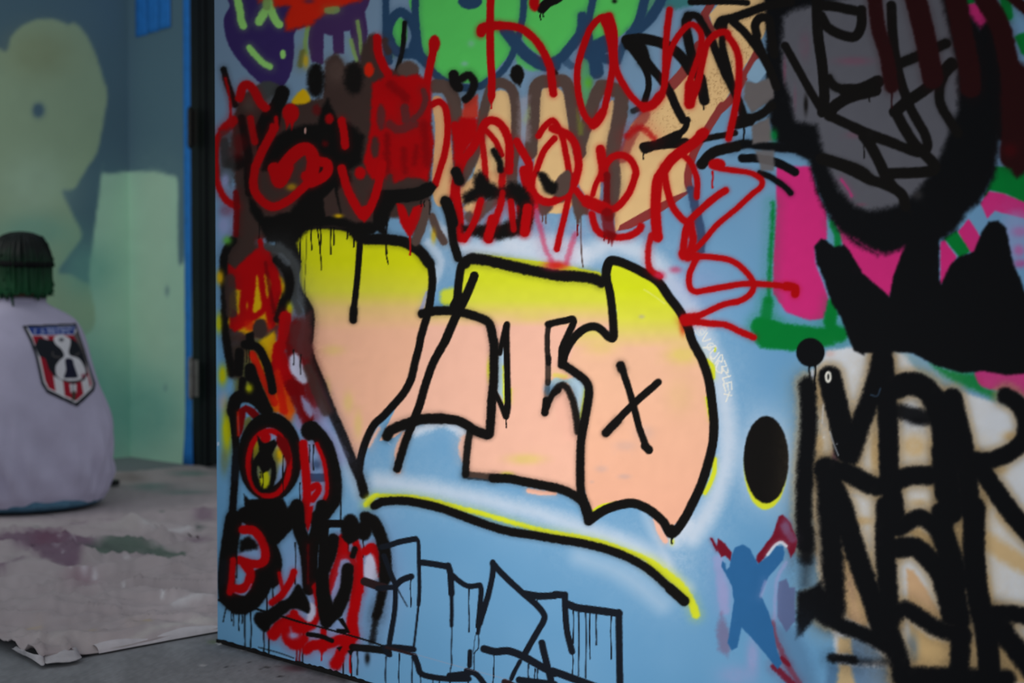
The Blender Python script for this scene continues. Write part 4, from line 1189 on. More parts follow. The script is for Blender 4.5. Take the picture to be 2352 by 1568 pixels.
s ink 8 2 1 B3 290,245 315,270 320,400 325,700 318,850
s ink 5 2 1 B3 318,850 300,1020 275,1230
s ink 11 2 1 B3 -60,700 60,690 105,690
s ink 11 2 1 B3 100,680 105,780 95,930 70,1080 50,1200
s ink 11 2 1 B3 0,400 60,560 110,670
s ink 3 3 .8 B3 120,690 160,770 215,865
s ink 13 2 1 B3 110,670 170,620 250,590
d ink 2.6 1 1 B3 245,620,870
s ink 13 2 1 B3 30,1240 150,1245 270,1260
s ink 10 2 1 B3 0,1240 30,1300 55,1310
s browni 7 2 1 B3 20,1240 150,1275 280,1310
s ink 12 2 1 B3 280,1320 310,1400 340,1480 450,1515 600,1530 780,1530
s ink 12 2 1 B3 600,1500 780,1480
s ink 12 2 1 B3 760,1455 850,1490 930,1590
d ink 2.6 1 1 B3 15,1330,1620 138,1300,1620 258,1330,1620 335,1490,1620 450,1520,1620 510,1520,1620 605,1520,1640 770,1520,1620
@ thin_tag_letter | thin dripping black brush letters at the foot of the wall, angular middle pair
s ink 13 2 1 B3 330,460 450,475 590,500
s ink 13 2 1 B3 590,490 610,570 620,750
s ink 8 2 1 B3 620,740 622,900 620,1040
d ink 2.6 1 1 B3 621,1030,1400
s ink 2.6 1 1 B3 621,1400 610,1450 605,1568
s ink 11 2 1 B3 620,570 700,640 780,680 880,670
s ink 11 2 1 B3 880,670 893,720 880,880 865,1050
d ink 2.6 1 1 B3 780,690,1100
s ink 12 2 1 B3 1000,460 1000,560 960,750 910,920 880,1020
s ink 8 2 1 B3 885,1000 862,1110
s ink 2.4 1 1 B3 862,1100 870,1160 865,1250 830,1300 828,1460
s ink 2 1 .6 B3 845,1110 830,1200 822,1300
s ink 13 2 1 B3 1000,470 1100,580 1250,720 1400,850 1470,940 1465,1000 1420,1080 1350,1200 1290,1310
s ink 9 2 1 B3 1250,1370 1200,1460 1170,1530
s ink 10 2 1 B3 790,1280 785,1410
d ink 2.6 1 1 B3 785,1420,1500
@ thin_tag_letter | thin dripping black brush letters at the foot of the wall, with six drips under one bar
s ink 15 2 1 B3 1300,750 1430,770 1568,765 C3 0,757 90,760
s ink 13 2 1 C3 95,755 97,900 115,1100 160,1280
s ink 16 2 1 C3 110,840 200,875 300,890 420,905 590,930
s ink 14 2 1 C3 590,920 592,1150 600,1620
d ink 2.8 1 1 C3 172,890,1200 222,910,1500 288,910,1520 323,910,1345 382,920,1220 517,940,1345 166,1290,1500
s ink 2.6 1 1 B3 1410,790 1405,840
s ink 16 2 1 B3 920,1255 1020,1280 1150,1275 1300,1335 1450,1420 1568,1480 C3 -20,1460 150,1520 420,1620
s ink 14 2 1 B3 1450,1200 1480,1330 1540,1568
s ink 14 2 1 B3 1240,1540 1400,1560 1568,1580
d ink 2.8 1 1 B3 1010,1290,1510 1325,1400,1520 1385,1440,1560 1410,1440,1560
s ink 2.6 1 1 B3 1010,1500 1000,1568
s browni 14 2 1 B3 1110,1560 1200,1600
s scratch 1.8 1.5 .5 B3 270,1300 700,1420 1000,1500 1140,1540
@ -
s lilacw 2 1.5 .5 B2 40,930 60,950
e white 0 1 .8 A2 44,940,8,20
e pinks 0 2 .9 A0 845,1200,10,30
'''
EXTRA = r'''
#EMBLEM
@ -
p e_black 0 2 1 M 130,180 940,145 1060,500 1150,800 1235,1050 1215,1160 960,1405 500,1190 420,1060 330,650 240,400
p e_white 0 2 1 M 195,215 920,185 1030,500 1130,850 1190,1060 1170,1130 940,1340 520,1140 455,1030 370,640 290,400
p e_red 0 1.5 1 M 285,340 900,330 1030,540 1110,850 1170,1060 1150,1110 940,1310 530,1120 480,1010 400,640 320,450
p e_white 0 1.5 1 M 600,930 740,960 775,1270 640,1190
p e_white 0 1.5 1 M 1010,980 1110,930 1150,1130 1055,1240
p e_white 0 1.5 1 M 840,1060 945,1060 945,1190 860,1190
s e_black 2 1.5 .8 M 895,1060 895,1190
p e_blue 0 1.5 1 M 215,215 930,195 905,315 290,330
p e_white 0 1.5 .8 M 400,310 520,350 530,400 470,390
s e_lilac 4 2 .9 M 320,310 330,240
s e_lilac 3 2 .9 M 430,310 430,240 470,300
s e_lilac 4 2 .9 M 540,310 520,230 590,300 570,225
s e_lilac 4 2 .9 M 620,300 610,225
s e_lilac 4 2 .9 M 680,300 660,225 720,230
s e_lilac 4 2 .9 M 740,310 730,235 790,250 750,280
s e_lilac 4 2 .9 M 830,310 820,225 880,240
p e_black 0 3 1 M 320,500 380,370 520,400 700,420 880,380 1010,480 1080,700 1110,900 1060,1000 900,1060 740,1010 600,930 530,830 480,680 390,640
p e_grey 0 3 .9 M 900,330 960,250 1040,500 1110,800 1040,600 960,450
f e_white 0 2 1 M 610,420 620,350 740,330 850,390 850,480 830,560 850,630 980,680 1060,800 1080,900 1020,980 900,1010 740,1000 650,930 635,800 690,710 760,640 720,540 650,480
b e_black 0 0 .9 M 720,400,40,30
f e_navy 0 3 1 M 780,690 880,690 910,780 950,900 960,960 850,970 760,960 790,850
s e_grey 3 2 .9 M 590,580 600,640 700,660
s e_grey 3 2 .9 M 920,640 990,590
s e_grey 3 2 1 M 750,1000 880,1030 1030,1000
b e_redd 0 0 .8 M 1050,940,40,40
s e_olive 9 3 .9 M 905,1190 905,1280
b e_white 0 0 .7 M 905,1330,20,20
#CLOTH
@ -
p c_purple 0 16 .75 G -60,610 250,590 420,600 640,670 680,700 560,780 520,850 400,820 200,810 -60,890 -60,860 120,820 380,795 200,730 100,720 -60,700
b c_purpled 0 0 .5 G 330,650,160,60
s c_purple 7 8 .6 G 700,700 900,740 1050,740
p c_green 0 10 .7 G 540,700 700,690 850,655 1100,690 1300,740 1280,765 1100,770 1000,730 860,740 700,760 600,740
b c_green 0 0 .9 G 730,648,50,14
b c_greend 0 0 .9 G 255,503,30,10
b c_greend 0 0 .8 G 1385,550,30,22
b c_green 0 0 .6 G 1125,405,20,14
b c_teal 0 0 .4 G 1050,225,160,30
b c_teal 0 0 .4 G 1300,260,200,20
b c_teal 0 0 .5 G 1330,130,160,20
b c_purple 0 0 .5 G 1420,455,90,40
b c_purple 0 0 .45 G 1400,660,120,30
b c_purple 0 0 .35 G 860,500,150,30
b c_dark 0 0 .35 G 900,160,150,50
b c_purple 0 0 .5 G 540,515,70,14
s c_white 5 4 .6 G 1000,580 1150,585 1330,560
b c_white 0 0 .8 G 585,885,32,16
b c_white 0 0 .8 G 660,897,25,14
b c_white 0 0 .7 G 495,882,14,9
b c_white 0 0 .8 G 668,665,14,16
b c_white 0 0 .7 G 392,713,16,8
b c_white 0 0 .7 G 445,743,20,8
b c_white 0 0 .6 G 410,665,22,8
b c_white 0 0 .6 G 508,680,14,10
b c_white 0 0 .6 G 795,1025,18,10
b c_white 0 0 .6 G 858,960,12,8
b c_white 0 0 .6 G 362,1055,12,9
b c_white 0 0 .7 G 1132,1080,18,10
b c_white 0 0 .5 G 1020,830,12,8
b c_white 0 0 .5 G 880,770,20,8
b c_white 0 0 .5 G 530,705,14,8
s c_white 6 6 .5 G 1200,1110 1330,1085 1480,1065
s c_yellow 5 6 .5 G 160,1280 280,1250
s c_yellow 5 6 .5 G 900,1240 1050,1230
b c_yellow 0 0 .4 G 640,1280,60,20
b c_purpled 0 0 .3 G 560,930,140,80
b c_light 0 0 .4 G 150,480,300,40
b c_light 0 0 .5 G 1400,220,150,30
b c_light 0 0 .4 G 900,560,260,40
b c_light 0 0 .3 G 400,1350,400,60
s c_lines 3 3 .5 G 270,1390 310,1430 300,1480
s c_light 5 4 .8 G 560,1435 900,1330 1200,1240 1510,1200
#RIDGE
@ -
s h4 8 16 1 G 600,500 800,520 950,570 1100,620 1180,670
s h3 6 14 1 G 1250,690 1400,740 1510,770
s h3 6 12 1 G 600,850 800,870 1000,850 1200,860 1400,900 1510,920
s h2 5 10 1 G 330,980 420,1050 600,1110 800,1140
s h2 5 10 1 G 700,1090 900,1140 1100,1130 1300,1090 1500,1070
s h3 6 12 1 G 440,640 490,700 560,760 640,790
s h2 6 12 1 G 660,770 690,820 670,850
s h2 5 12 1 G 0,1170 200,1150 400,1120
s h3 6 14 1 G -50,440 200,440 380,450 500,500
s h2 5 14 1 G 700,270 900,290 1200,300 1500,310
s h3 6 14 1 G 700,370 1000,350 1250,360 1500,380
s h3 6 14 1 G 900,500 1150,450 1350,440 1510,430
s h2 5 12 1 G 1200,930 1400,940 1510,950
s h2 5 12 1 G 150,1280 400,1230 700,1180
s h2 5 12 1 G 550,1250 800,1220 1100,1180 1500,1120
s h3 6 10 1 G -40,735 100,720 190,705
s h2 4 8 1 G 80,1290 200,1330 300,1370
s h2 4 8 1 G 200,920 400,930 480,980 700,1020
s h2 5 8 1 G 260,1385 300,1430 305,1480
s h3 5 8 1 G 430,1370 490,1410 500,1450
s h2 5 8 1 G 350,1380 480,1360
#FLOOR
@ -
b f_red 0 0 .6 A3 760,1430,150,40
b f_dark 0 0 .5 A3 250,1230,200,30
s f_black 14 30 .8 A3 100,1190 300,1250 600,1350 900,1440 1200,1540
e f_spot 0 2 .9 A3 490,1424,26,8
e f_spot 0 2 .9 A3 615,1507,26,8
e f_spot 0 2 .8 A3 330,1378,16,6
e f_spot 0 2 .8 A3 115,1422,18,7
e f_spot 0 2 .8 A3 255,1458,13,6
e f_spot 0 2 .6 A3 590,1415,20,6
e f_spot 0 2 .6 A3 440,1440,18,6
e f_spot 0 2 .7 A3 180,1410,9,5
e f_white 0 3 .6 G 1410,1446,30,7
b f_green 0 0 .5 A3 0,1190,60,25
e f_white 0 2 .9 P 504,1477,5,4
e f_white 0 2 .8 P 561,1491,5,2
#BACK
@ -
@ painted_head | pale green head shaped painted area with a small dark dot
f b_green 0 5 1 N -420,150 -200,160 -40,255 40,285 60,210 140,135 250,105 350,122 385,140 420,128 480,190 540,310 580,440 606,530 590,640 560,800 540,870 500,930 450,1010 420,1060 380,1070 350,1075 400,1190 450,1290 455,1340 400,1420 330,1525 400,1545 460,1580 700,1700 500,1900 -420,1900
b b_greenl 0 0 .5 N 200,1050,260,240
b b_greeno 0 0 .5 N 220,300,250,180
b b_greent 0 0 .5 N 200,1300,300,120
b b_blue 0 0 1 N 218,622,38,46
e b_blue 0 6 1 N 216,620,32,38
@ painted_block | pale green painted block with a rounded top beside the dark ribbon
f b_green2 0 5 1 N 570,990 578,915 590,975 730,965 870,968 950,985 998,1015 1000,1240 1005,1470 1030,1480 1060,1420 1060,3400 -420,3400 -420,1900 460,1900 500,1540 540,1230
s b_greenl 60 40 .6 N 870,1050 860,1500 850,2000
b b_greent 0 0 .8 N 400,2300,400,500
b b_greent 0 0 .7 P 330,950,120,110
b b_greent 0 0 .6 P 150,900,150,120
b b_greent 0 0 .6 P 200,620,90,80
b b_blue 0 0 .6 P 384,668,6,14
b b_blue 0 0 .4 P 380,890,5,9
#END
'''
def section(k): return EXTRA.split('#'+k+'\n')[1].split('#')[0]

# ------------------------------------------------------------------ graffiti wall
A0p, A1p = ground(500, 1475), ground(830, 1568)
E = (A1p-A0p).normalized(); N = Vector((-abs(E.y), -abs(E.x), 0)).normalized()     # along the wall; out of its face
N = Vector((E.y, -E.x, 0))
if N.dot(-A0p) < 0: N = -N
def on_wall(O, px, py=704):            # distance along a wall (through O, along E) of the sight line
    d = ray(px, py); t = N.dot(O)/N.dot(d); p = d*t
    return (p-O).dot(E), p.z+CAM_H
# note: camera stands at the origin of x and y
chart = Chart(470, -210, 2530, 1680, 1.9, PAL['blue'])
h_, w_ = chart.h, chart.w
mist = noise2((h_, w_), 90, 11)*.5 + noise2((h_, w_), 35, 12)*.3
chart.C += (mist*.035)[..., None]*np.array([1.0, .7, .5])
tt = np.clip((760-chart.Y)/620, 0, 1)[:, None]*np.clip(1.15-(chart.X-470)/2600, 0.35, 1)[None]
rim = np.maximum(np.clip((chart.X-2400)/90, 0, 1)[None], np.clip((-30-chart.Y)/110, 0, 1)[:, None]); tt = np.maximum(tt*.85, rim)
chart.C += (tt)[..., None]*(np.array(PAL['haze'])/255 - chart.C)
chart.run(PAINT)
us = np.array([on_wall(A0p, p)[0] for p in np.arange(500, 2512, 2.1)]); us = us-us[0]
zs = np.arange(.006, 1.46, .00142)
U1, Z1 = us[-1], zs[-1]
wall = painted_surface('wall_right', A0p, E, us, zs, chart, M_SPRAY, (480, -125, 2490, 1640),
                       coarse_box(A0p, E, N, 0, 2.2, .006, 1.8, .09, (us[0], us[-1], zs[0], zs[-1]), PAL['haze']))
tag(wall, 'light blue freestanding wall covered in layers of spray paint graffiti', kind='structure')
del chart

# ragged black edge along the wall foot
bm = bmesh.new(); prev = None
for i in range(280):
    u = -.002 + i*.0075; b = A0p+E*u+N*.0025
    top = .0062 + .003*random.random()*(1 if random.random() < .6 else .2) + .0012*math.sin(u*23)
    z0 = 0 if random.random() < .93 else .003
    vs = [bm.verts.new(b+Vector((0, 0, z0))), bm.verts.new(b+Vector((0, 0, top))),
          bm.verts.new(b-N*.07+Vector((0, 0, top))), bm.verts.new(b-N*.07+Vector((0, 0, z0)))]
    if prev:
        for k in range(4): bm.faces.new([prev[k], vs[k], vs[(k+1) % 4], prev[(k+1) % 4]])
    else: bm.faces.new(vs)
    prev = vs
bm.faces.new(prev[::-1]); bmesh.ops.recalc_face_normals(bm, faces=bm.faces)
tag(from_bm('trim_1', bm, M_BLACKEDGE), 'ragged black strip along the foot of the graffiti wall', kind='structure')

# ------------------------------------------------------------------ floor
fc = Chart(-60, 1380, 1400, 1640, 2, (136, 138, 142)); 
fc.C *= (1+.07*noise2((fc.h, fc.w), 3, 21)+.06*noise2((fc.h, fc.w), 26, 22))[..., None]
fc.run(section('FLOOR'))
us_f = np.arange(-.5, .9, .006); vs_f = np.arange(2.0, 3.0, .006)
X, Y = np.meshgrid(us_f, vs_f); P = np.stack([X-.6, Y, np.zeros_like(X)], -1); px, py, _ = project(P)
okm = (px > -40)&(px < 1380)&(py > 1390)&(py < 1620)
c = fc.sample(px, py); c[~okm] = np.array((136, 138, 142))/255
nv, nu = X.shape; a = (np.arange(nv-1)[:, None]*nu+np.arange(nu-1)[None]).ravel()
Q = np.stack([a, a+1, a+nu+1, a+nu], 1); V = P.reshape(-1, 3); C = lin01(c.reshape(-1, 3))
x0, x1, y0, y1 = P[..., 0].min(), P[..., 0].max(), P[..., 1].min(), P[..., 1].max()
ex, eq = [], []
for a0, a1, b0, b1 in ((-9, x0, -4, 12), (x1, 9, -4, 12), (x0, x1, -4, y0), (x0, x1, y1, 12)):
    eq.append([len(V)+len(ex)+i for i in range(4)]); ex += [[a0, b0, 0], [a1, b0, 0], [a1, b1, 0], [a0, b1, 0]]
V = np.vstack([V, ex]); Q = np.vstack([Q, eq]); C = np.vstack([C, np.tile(lin((136, 138, 142)), (len(ex), 1))])
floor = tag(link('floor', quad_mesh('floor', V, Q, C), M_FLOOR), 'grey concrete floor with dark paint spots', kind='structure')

# ------------------------------------------------------------------ back walls
CN = ground(300, 1049)                 # inner corner of the room behind
bc = Chart(-160, -80, 520, 1130, 3, PAL['b_blue'])
bc.C *= (1+.03*noise2((bc.h, bc.w), 40, 31))[..., None]
bc.run(section('BACK'))
import copy
ul = np.arange(0, 1.0, .011); zl = np.arange(0, 2.12, .011)
def sub_chart(keep):
    d = copy.copy(bc); d.I = bc.I.copy(); d.parts = list(bc.parts)
    for k, p in enumerate(d.parts, 1):
        if p[0] not in keep: d.I[d.I == k] = 0
    return d
LO = CN+N*(ul[-1])                     # start at the near end so that u grows to the right
wl = painted_surface('wall_left', LO, -N, ul, zl, bc, M_BACK, (-150, -60, 510, 1120),
    coarse_box(LO, -N, E, -2.4, ul[-1], 0, 2.7, .1, (0, ul[-1], 0, zl[-1]), PAL['b_green2'], PAL['b_blue']))
tag(wl, 'blue grey back wall with a pale green painted head, behind the seated person', kind='structure')
def ub(px): return on_wall(CN, px)[0]
u_fr = ub(441)
uw = np.linspace(0, u_fr, 44)
wb = painted_surface('wall_back', CN, E, uw, zl, bc, M_BACK, (-150, -60, 510, 1120),
    coarse_box(CN, E, N, 0, u_fr, 0, 2.7, .1, (0, uw[-1], 0, zl[-1]), PAL['b_green2'], PAL['b_blue']))
tag(wb, 'narrow blue grey and pale green back wall beside the black door', kind='structure')

# black door: jamb, leaf and hinges
door = tag(empty('door_1', CN+E*u_fr), 'black door with frame and two hinges at the end of the back wall', kind='structure')
def dpart(name, mat, u0, u1, z0, z1, d0, d1, bev=.004, label=None):
    bm = bmesh.new(); o = E*(u0-u_fr)+N*d0+Vector((0, 0, z0))
    box(bm, o, E*(u1-u0), N*(d1-d0), Vector((0, 0, z1-z0))); bevel(bm, bev)
    ob = from_bm(name, bm, mat, door)
    if label: ob['label'] = label
    return ob
dpart('door_frame', M_FRAME, u_fr+.0005, u_fr+.06, 0, 2.7, -.1, .001, .0008)
dpart('door_panel', M_FRAME, u_fr+.064, u_fr+.95, .012, 2.7, -.06, -.015)
dpart('door_stop', M_FRAME, u_fr+.0605, u_fr+.09, 0.0, 2.7, -.03, -.004, .002)
def hinge(px, y0, y1, mat, label):
    u, zt = on_wall(CN+N*.04, px, y0); _, zb = on_wall(CN+N*.04, px, y1)
    bm = bmesh.new(); c = E*(u-u_fr)+N*.05; h = zt-zb
    for k in range(3):
        m = Matrix.Translation(c+Vector((0, 0, zb+h*(k+.5)/3)))
        bmesh.ops.create_cone(bm, cap_ends=True, segments=16, radius1=.011, radius2=.011, depth=h/3-.002, matrix=m)
    for z in (zb-.004, zt+.004):
        bmesh.ops.create_uvsphere(bm, u_segments=10, v_segments=6, radius=.009, matrix=Matrix.Translation(c+Vector((0, 0, z))))
    box(bm, c+N*-.014+Vector((0, 0, zb)), E*.034, N*.004, Vector((0, 0, h)))
    box(bm, c+N*-.014+E*-.02+Vector((0, 0, zb)), E*.02, N*.004, Vector((0, 0, h)))
    ob = from_bm('hinge', bm, mat, door); ob['label'] = label
hinge(441, 252, 335, M_HINGE_D, 'dark hinge at the upper end of the door frame')
hinge(443, 826, 910, M_HINGE_L, 'worn bare metal hinge at the lower part of the door frame')

# blue masking tape
def tape(name, u0, u1, z0, z1, label, flare=0, n=40, ripple=.002, seed=1, off=.001):
    r = random.Random(seed); bm = bmesh.new(); rows = []
    for i in range(n+1):
        z = z0+(z1-z0)*i/n; fl = flare*max(0, 1-i/n*10)**1.5
        row = []
        for k in range(5):
            t = k/4; u = u0-fl*.4+(u1-u0+fl)*t + r.uniform(-1, 1)*.0006
            row.append(bm.verts.new(CN+E*u+N*(off+ripple*abs(math.sin(i*1.7+k*.9))*.6+fl*.25)+Vector((0, 0, z))))
        rows.append(row)
    for a, b in zip(rows, rows[1:]):
        for k in range(4): bm.faces.new([a[k], a[k+1], b[k+1], b[k]])
    o = from_bm(name, bm, M_TAPE, None, True)
    m = o.modifiers.new('thickness', 'SOLIDIFY'); m.thickness = .0006; m.offset = 1
    return tag(o, label, 'tape')
tape('masking_tape', ub(425), ub(440.5), .002, 2.2, 'long vertical strip of blue masking tape along the black door frame', flare=.028)
zt = lambda y: on_wall(CN, 355, y)[1]
U0, U1_ = ub(317), ub(397)
wd = (U1_-U0)/3
for k, (lo, lb) in enumerate(((zt(76), 'left'), (zt(74), 'middle'), (zt(72), 'right'))):
    t = tape('masking_tape', U0+wd*k-.002, U0+wd*(k+1)+.002, lo, 2.25,
             'blue masking tape strip, %s of the three side by side high on the back wall' % lb, n=18, ripple=.003, seed=5+k, off=.001+.0012*k)
    t['group'] = 'blue tape patch high on the back wall'

# ------------------------------------------------------------------ drop cloth
cc = Chart(-260, 1030, 620, 1600, 2, (180, 168, 170))
cc.C *= (1+.035*noise2((cc.h, cc.w), 7, 41)+.03*noise2((cc.h, cc.w), 34, 42))[..., None]
cc.run(section('CLOTH'))
hc = Chart(-260, 1030, 620, 1600, 2, (0, 0, 0)); hc.g *= 0; hc.g2 *= 0
hc.run(section('RIDGE'))
C0 = ground(96, 1530); A_ = (ground(505, 1452)-C0).normalized(); B_ = Vector((-A_.y, A_.x, 0))
if B_.x > 0: B_ = -B_
ta = np.concatenate([np.arange(0, .9, .0075), np.arange(.9, 3.5, .018)]); tb = np.concatenate([np.arange(0, .75, .0075), np.arange(.75, 2.6, .02)])
ta = ta[ta < (CN-C0).dot(A_)-.03]
GA, GB = np.meshgrid(ta, tb, indexing='ij')
P = np.stack([C0.x+A_.x*GA+B_.x*GB, C0.y+A_.y*GA+B_.y*GB, np.zeros_like(GA)], -1)
px, py, _ = project(P); col = np.clip(cc.sample(px, py), 0, 1)
oksee = (px > -240)&(px < 600)&(py > 1040)&(py < 1590); col[~oksee] = np.array((180, 168, 170))/255
hgt = hc.sample(px, py)[..., 0]; hgt[~oksee] = 0
def crease(lx, ly, amp, ang, seed, power):      # long thin folds: ridged noise stretched along one direction
    ca, sa = math.cos(ang), math.sin(ang)
    u = (P[..., 0]*ca+P[..., 1]*sa)/lx + 40; v = (-P[..., 0]*sa+P[..., 1]*ca)/ly + 40
    v = v + .5*np.sin(u*2.1+seed)
    g = np.random.default_rng(seed).uniform(-1, 1, (512, 512))
    iu, iv = np.floor(u).astype(int), np.floor(v).astype(int); fu, fv = u-iu, v-iv
    fu, fv = fu*fu*(3-2*fu), fv*fv*(3-2*fv); iu %= 511; iv %= 511
    n = (g[iv, iu]*(1-fu)+g[iv, iu+1]*fu)*(1-fv)+(g[iv+1, iu]*(1-fu)+g[iv+1, iu+1]*fu)*fv
    return amp*n if power == 0 else amp*np.maximum(1-np.abs(n)*2.2, 0)**power
wr = crease(.5, .13, .019, .12, 3, 1.6)+crease(.3, .07, .012, -.25, 4, 1.5)+crease(.16, .05, .008, .5, 5, 1.4)+crease(.25, .035, .006, .05, 6, 1.3)+crease(.1, .03, .004, 1.2, 7, 1.3)
wr = np.maximum(wr + .007 + crease(.24, .045, .009, .08, 8, 0)+crease(.13, .026, .004, -.12, 9, 0), 0)*(1-.75*np.clip((GA-(ta[-1]-1.1))/.8, 0, 1))
z = .0015 + wr*(1-.75*np.exp(-(GB/.035)**2)) + .034*hgt
edge = .0015*(1-np.exp(-(GB/.02)**2))
seat_ = ground(66, 1168); z *= 1-np.exp(-(((P[..., 0]-seat_.x)**2+(P[..., 1]-seat_.y)**2)/.60**2)**3)*.97
z += edge + .012*np.exp(-((GA-.02)/.05)**2-((GB-.04)/.07)**2)*(1+np.sin(40*GB+30*GA))*.5
P[..., 2] = z
P[..., 0] += B_.x*(.003*np.sin(GA*9)+.002*np.sin(GA*23+1))*np.exp(-GB/.05); P[..., 1] += B_.y*(.003*np.sin(GA*9)+.002*np.sin(GA*23+1))*np.exp(-GB/.05)
na, nb = GA.shape; a = (np.arange(na-1)[:, None]*nb+np.arange(nb-1)[None]).ravel()
Q = np.stack([a, a+1, a+nb+1, a+nb], 1)
me = quad_mesh('drop_cloth', P.reshape(-1, 3), Q, lin01(col.reshape(-1, 3)))
cloth = tag(link('drop_cloth', me, M_CLOTH, None, True), 'crumpled beige paint-stained drop cloth spread over the concrete floor', 'drop cloth')
md = cloth.modifiers.new('thickness', 'SOLIDIFY'); md.thickness = .0025; md.offset = -1
# folded-over hem at the near corner
def flap(pts_in, pts_out, lift):
    bm = bmesh.new(); rows = []
    for (a, b), l in zip(zip(pts_in, pts_out), lift):
        p, q = ground(*a), ground(*b); row = []
        for t in np.linspace(0, 1, 9):
            w = p.lerp(q, t); w.z = .010 + l*math.sin(math.pi*min(t*1.05, 1)) + .003*math.sin(9*t+a[0]*.1)
            row.append(bm.verts.new(w))
        rows.append(row)
    for r0, r1 in zip(rows, rows[1:]):
        for k in range(8): bm.faces.new([r0[k], r0[k+1], r1[k+1], r1[k]])
    at = None
    o = from_bm('folded_hem', bm, plain('pale_hem', (190, 186, 190), .8, .15, var=.08, scale=60, bump=.4, bscale=500), cloth, True)
    m = o.modifiers.new('s', 'SUBSURF'); m.levels = m.render_levels = 1
    m = o.modifiers.new('t', 'SOLIDIFY'); m.thickness = .002
    o['label'] = 'folded pale hem of the cloth corner'
flap([(26, 1500), (55, 1516), (88, 1524), (100, 1510)], [(50, 1512), (75, 1528), (96, 1540), (104, 1536)], [.006, .009, .010, .008])
flap([(100, 1512), (125, 1508), (150, 1502), (165, 1500)], [(104, 1536), (130, 1532), (160, 1530), (190, 1522)], [.009, .010, .011, .007])

# rolled pale hem along the near edge
bm = bmesh.new(); rows_ = []
for i in range(90):
    t = .115 + i*.0125; w = .034+.006*math.sin(i*.31)+.004*math.sin(i*.9); hh = .013+.003*math.sin(i*.5)
    c = C0+A_*t+B_*(w*.42+.003*math.sin(t*9)); row = []
    for k in range(9):
        a_ = math.pi*k/8; q = c - B_*(w*.5*math.cos(a_)); q.z = .004+hh*math.sin(a_); row.append(bm.verts.new(q))
    rows_.append(row)
for r0, r1 in zip(rows_, rows_[1:]):
    for k in range(8): bm.faces.new([r0[k], r0[k+1], r1[k+1], r1[k]])
o = from_bm('rolled_hem', bm, plain('pale_rolled_hem', (206, 200, 204), .8, .15, var=.06, scale=50, bump=.3, bscale=500), cloth, True); o['label'] = 'pale rolled hem along the near edge of the cloth'
# bottle cap lying on the cloth
g = ground(262, 1114); bm = bmesh.new()
prof = [(0, 0), (.017, 0), (.019, .003), (.019, .016), (.017, .019), (.004, .019), (.0, .020)]
rings = []
for r, zz in prof:
    rings.append([bm.verts.new((r*(1+.03*(k % 2))*math.cos(k*math.pi/16), r*(1+.03*(k % 2))*math.sin(k*math.pi/16), zz)) for k in range(32)])
for a, b in zip(rings, rings[1:]):
    for k in range(32): bm.faces.new([a[k], a[(k+1) % 32], b[(k+1) % 32], b[k]])
bmesh.ops.remove_doubles(bm, verts=bm.verts, dist=1e-5)
capo = from_bm('bottle_cap', bm, M_CAP); kk = np.argmin((P[..., 0]-g.x)**2+(P[..., 1]-g.y)**2); hh = float(P.reshape(-1, 3)[kk, 2])
sh = Vector((g.x, g.y, 0))*(1-(hh+.004)/CAM_H); capo.location = (sh.x, sh.y, hh+.004)
tag(capo, 'small black cap lying on the cloth beside the seated person', 'cap')

# ------------------------------------------------------------------ seated person, back to us
G = ground(66, 1168); TH = math.radians(39)
FEET = Matrix.Translation((G.x, G.y, .010)) @ Matrix.Rotation(TH, 4, 'Z')
# local axes: x = person's right, y = forward, z = up
def chain_mesh(name, joints, edges, mat, sub=2):
    me = bpy.data.meshes.new(name); me.from_pydata([j[0] for j in joints], edges, [])
    o = bpy.data.objects.new(name, me); COL.objects.link(o); me.materials.append(mat)
    s = o.modifiers.new('skin', 'SKIN'); s.use_smooth_shade = True
    for i, j in enumerate(joints):
        r = j[1]; r = (r, r) if not isinstance(r, tuple) else r
        me.skin_vertices[0].data[i].radius = r
    me.skin_vertices[0].data[0].use_root = True
    m = o.modifiers.new('sub', 'SUBSURF'); m.levels = m.render_levels = sub
    return o
J = []; ED = []
def jt(p, r, par=None):
    J.append((p, r)); i = len(J)-1
    if par is not None: ED.append((par, i))
    return i
pel = jt((0, 0, .12), (.15, .11)); ab = jt((0, .01, .24), (.13, .095), pel); ch = jt((0, .03, .40), (.15, .10), ab)
up = jt((0, .045, .53), (.14, .085), ch); nk = jt((0, .055, .635), .054, up); nk2 = jt((0, .065, .69), .054, nk)
hd = jt((0, .065, .74), (.062, .078), nk2); hd2 = jt((0, .07, .79), (.070, .086), hd); hd3 = jt((0, .062, .838), (.056, .068), hd2); jt((0, .058, .856), (.026, .034), hd3)
nose = jt((0, .160, .765), .013, hd2); jt((0, .180, .75), .012, nose)
chin = jt((0, .135, .705), .028, hd); 
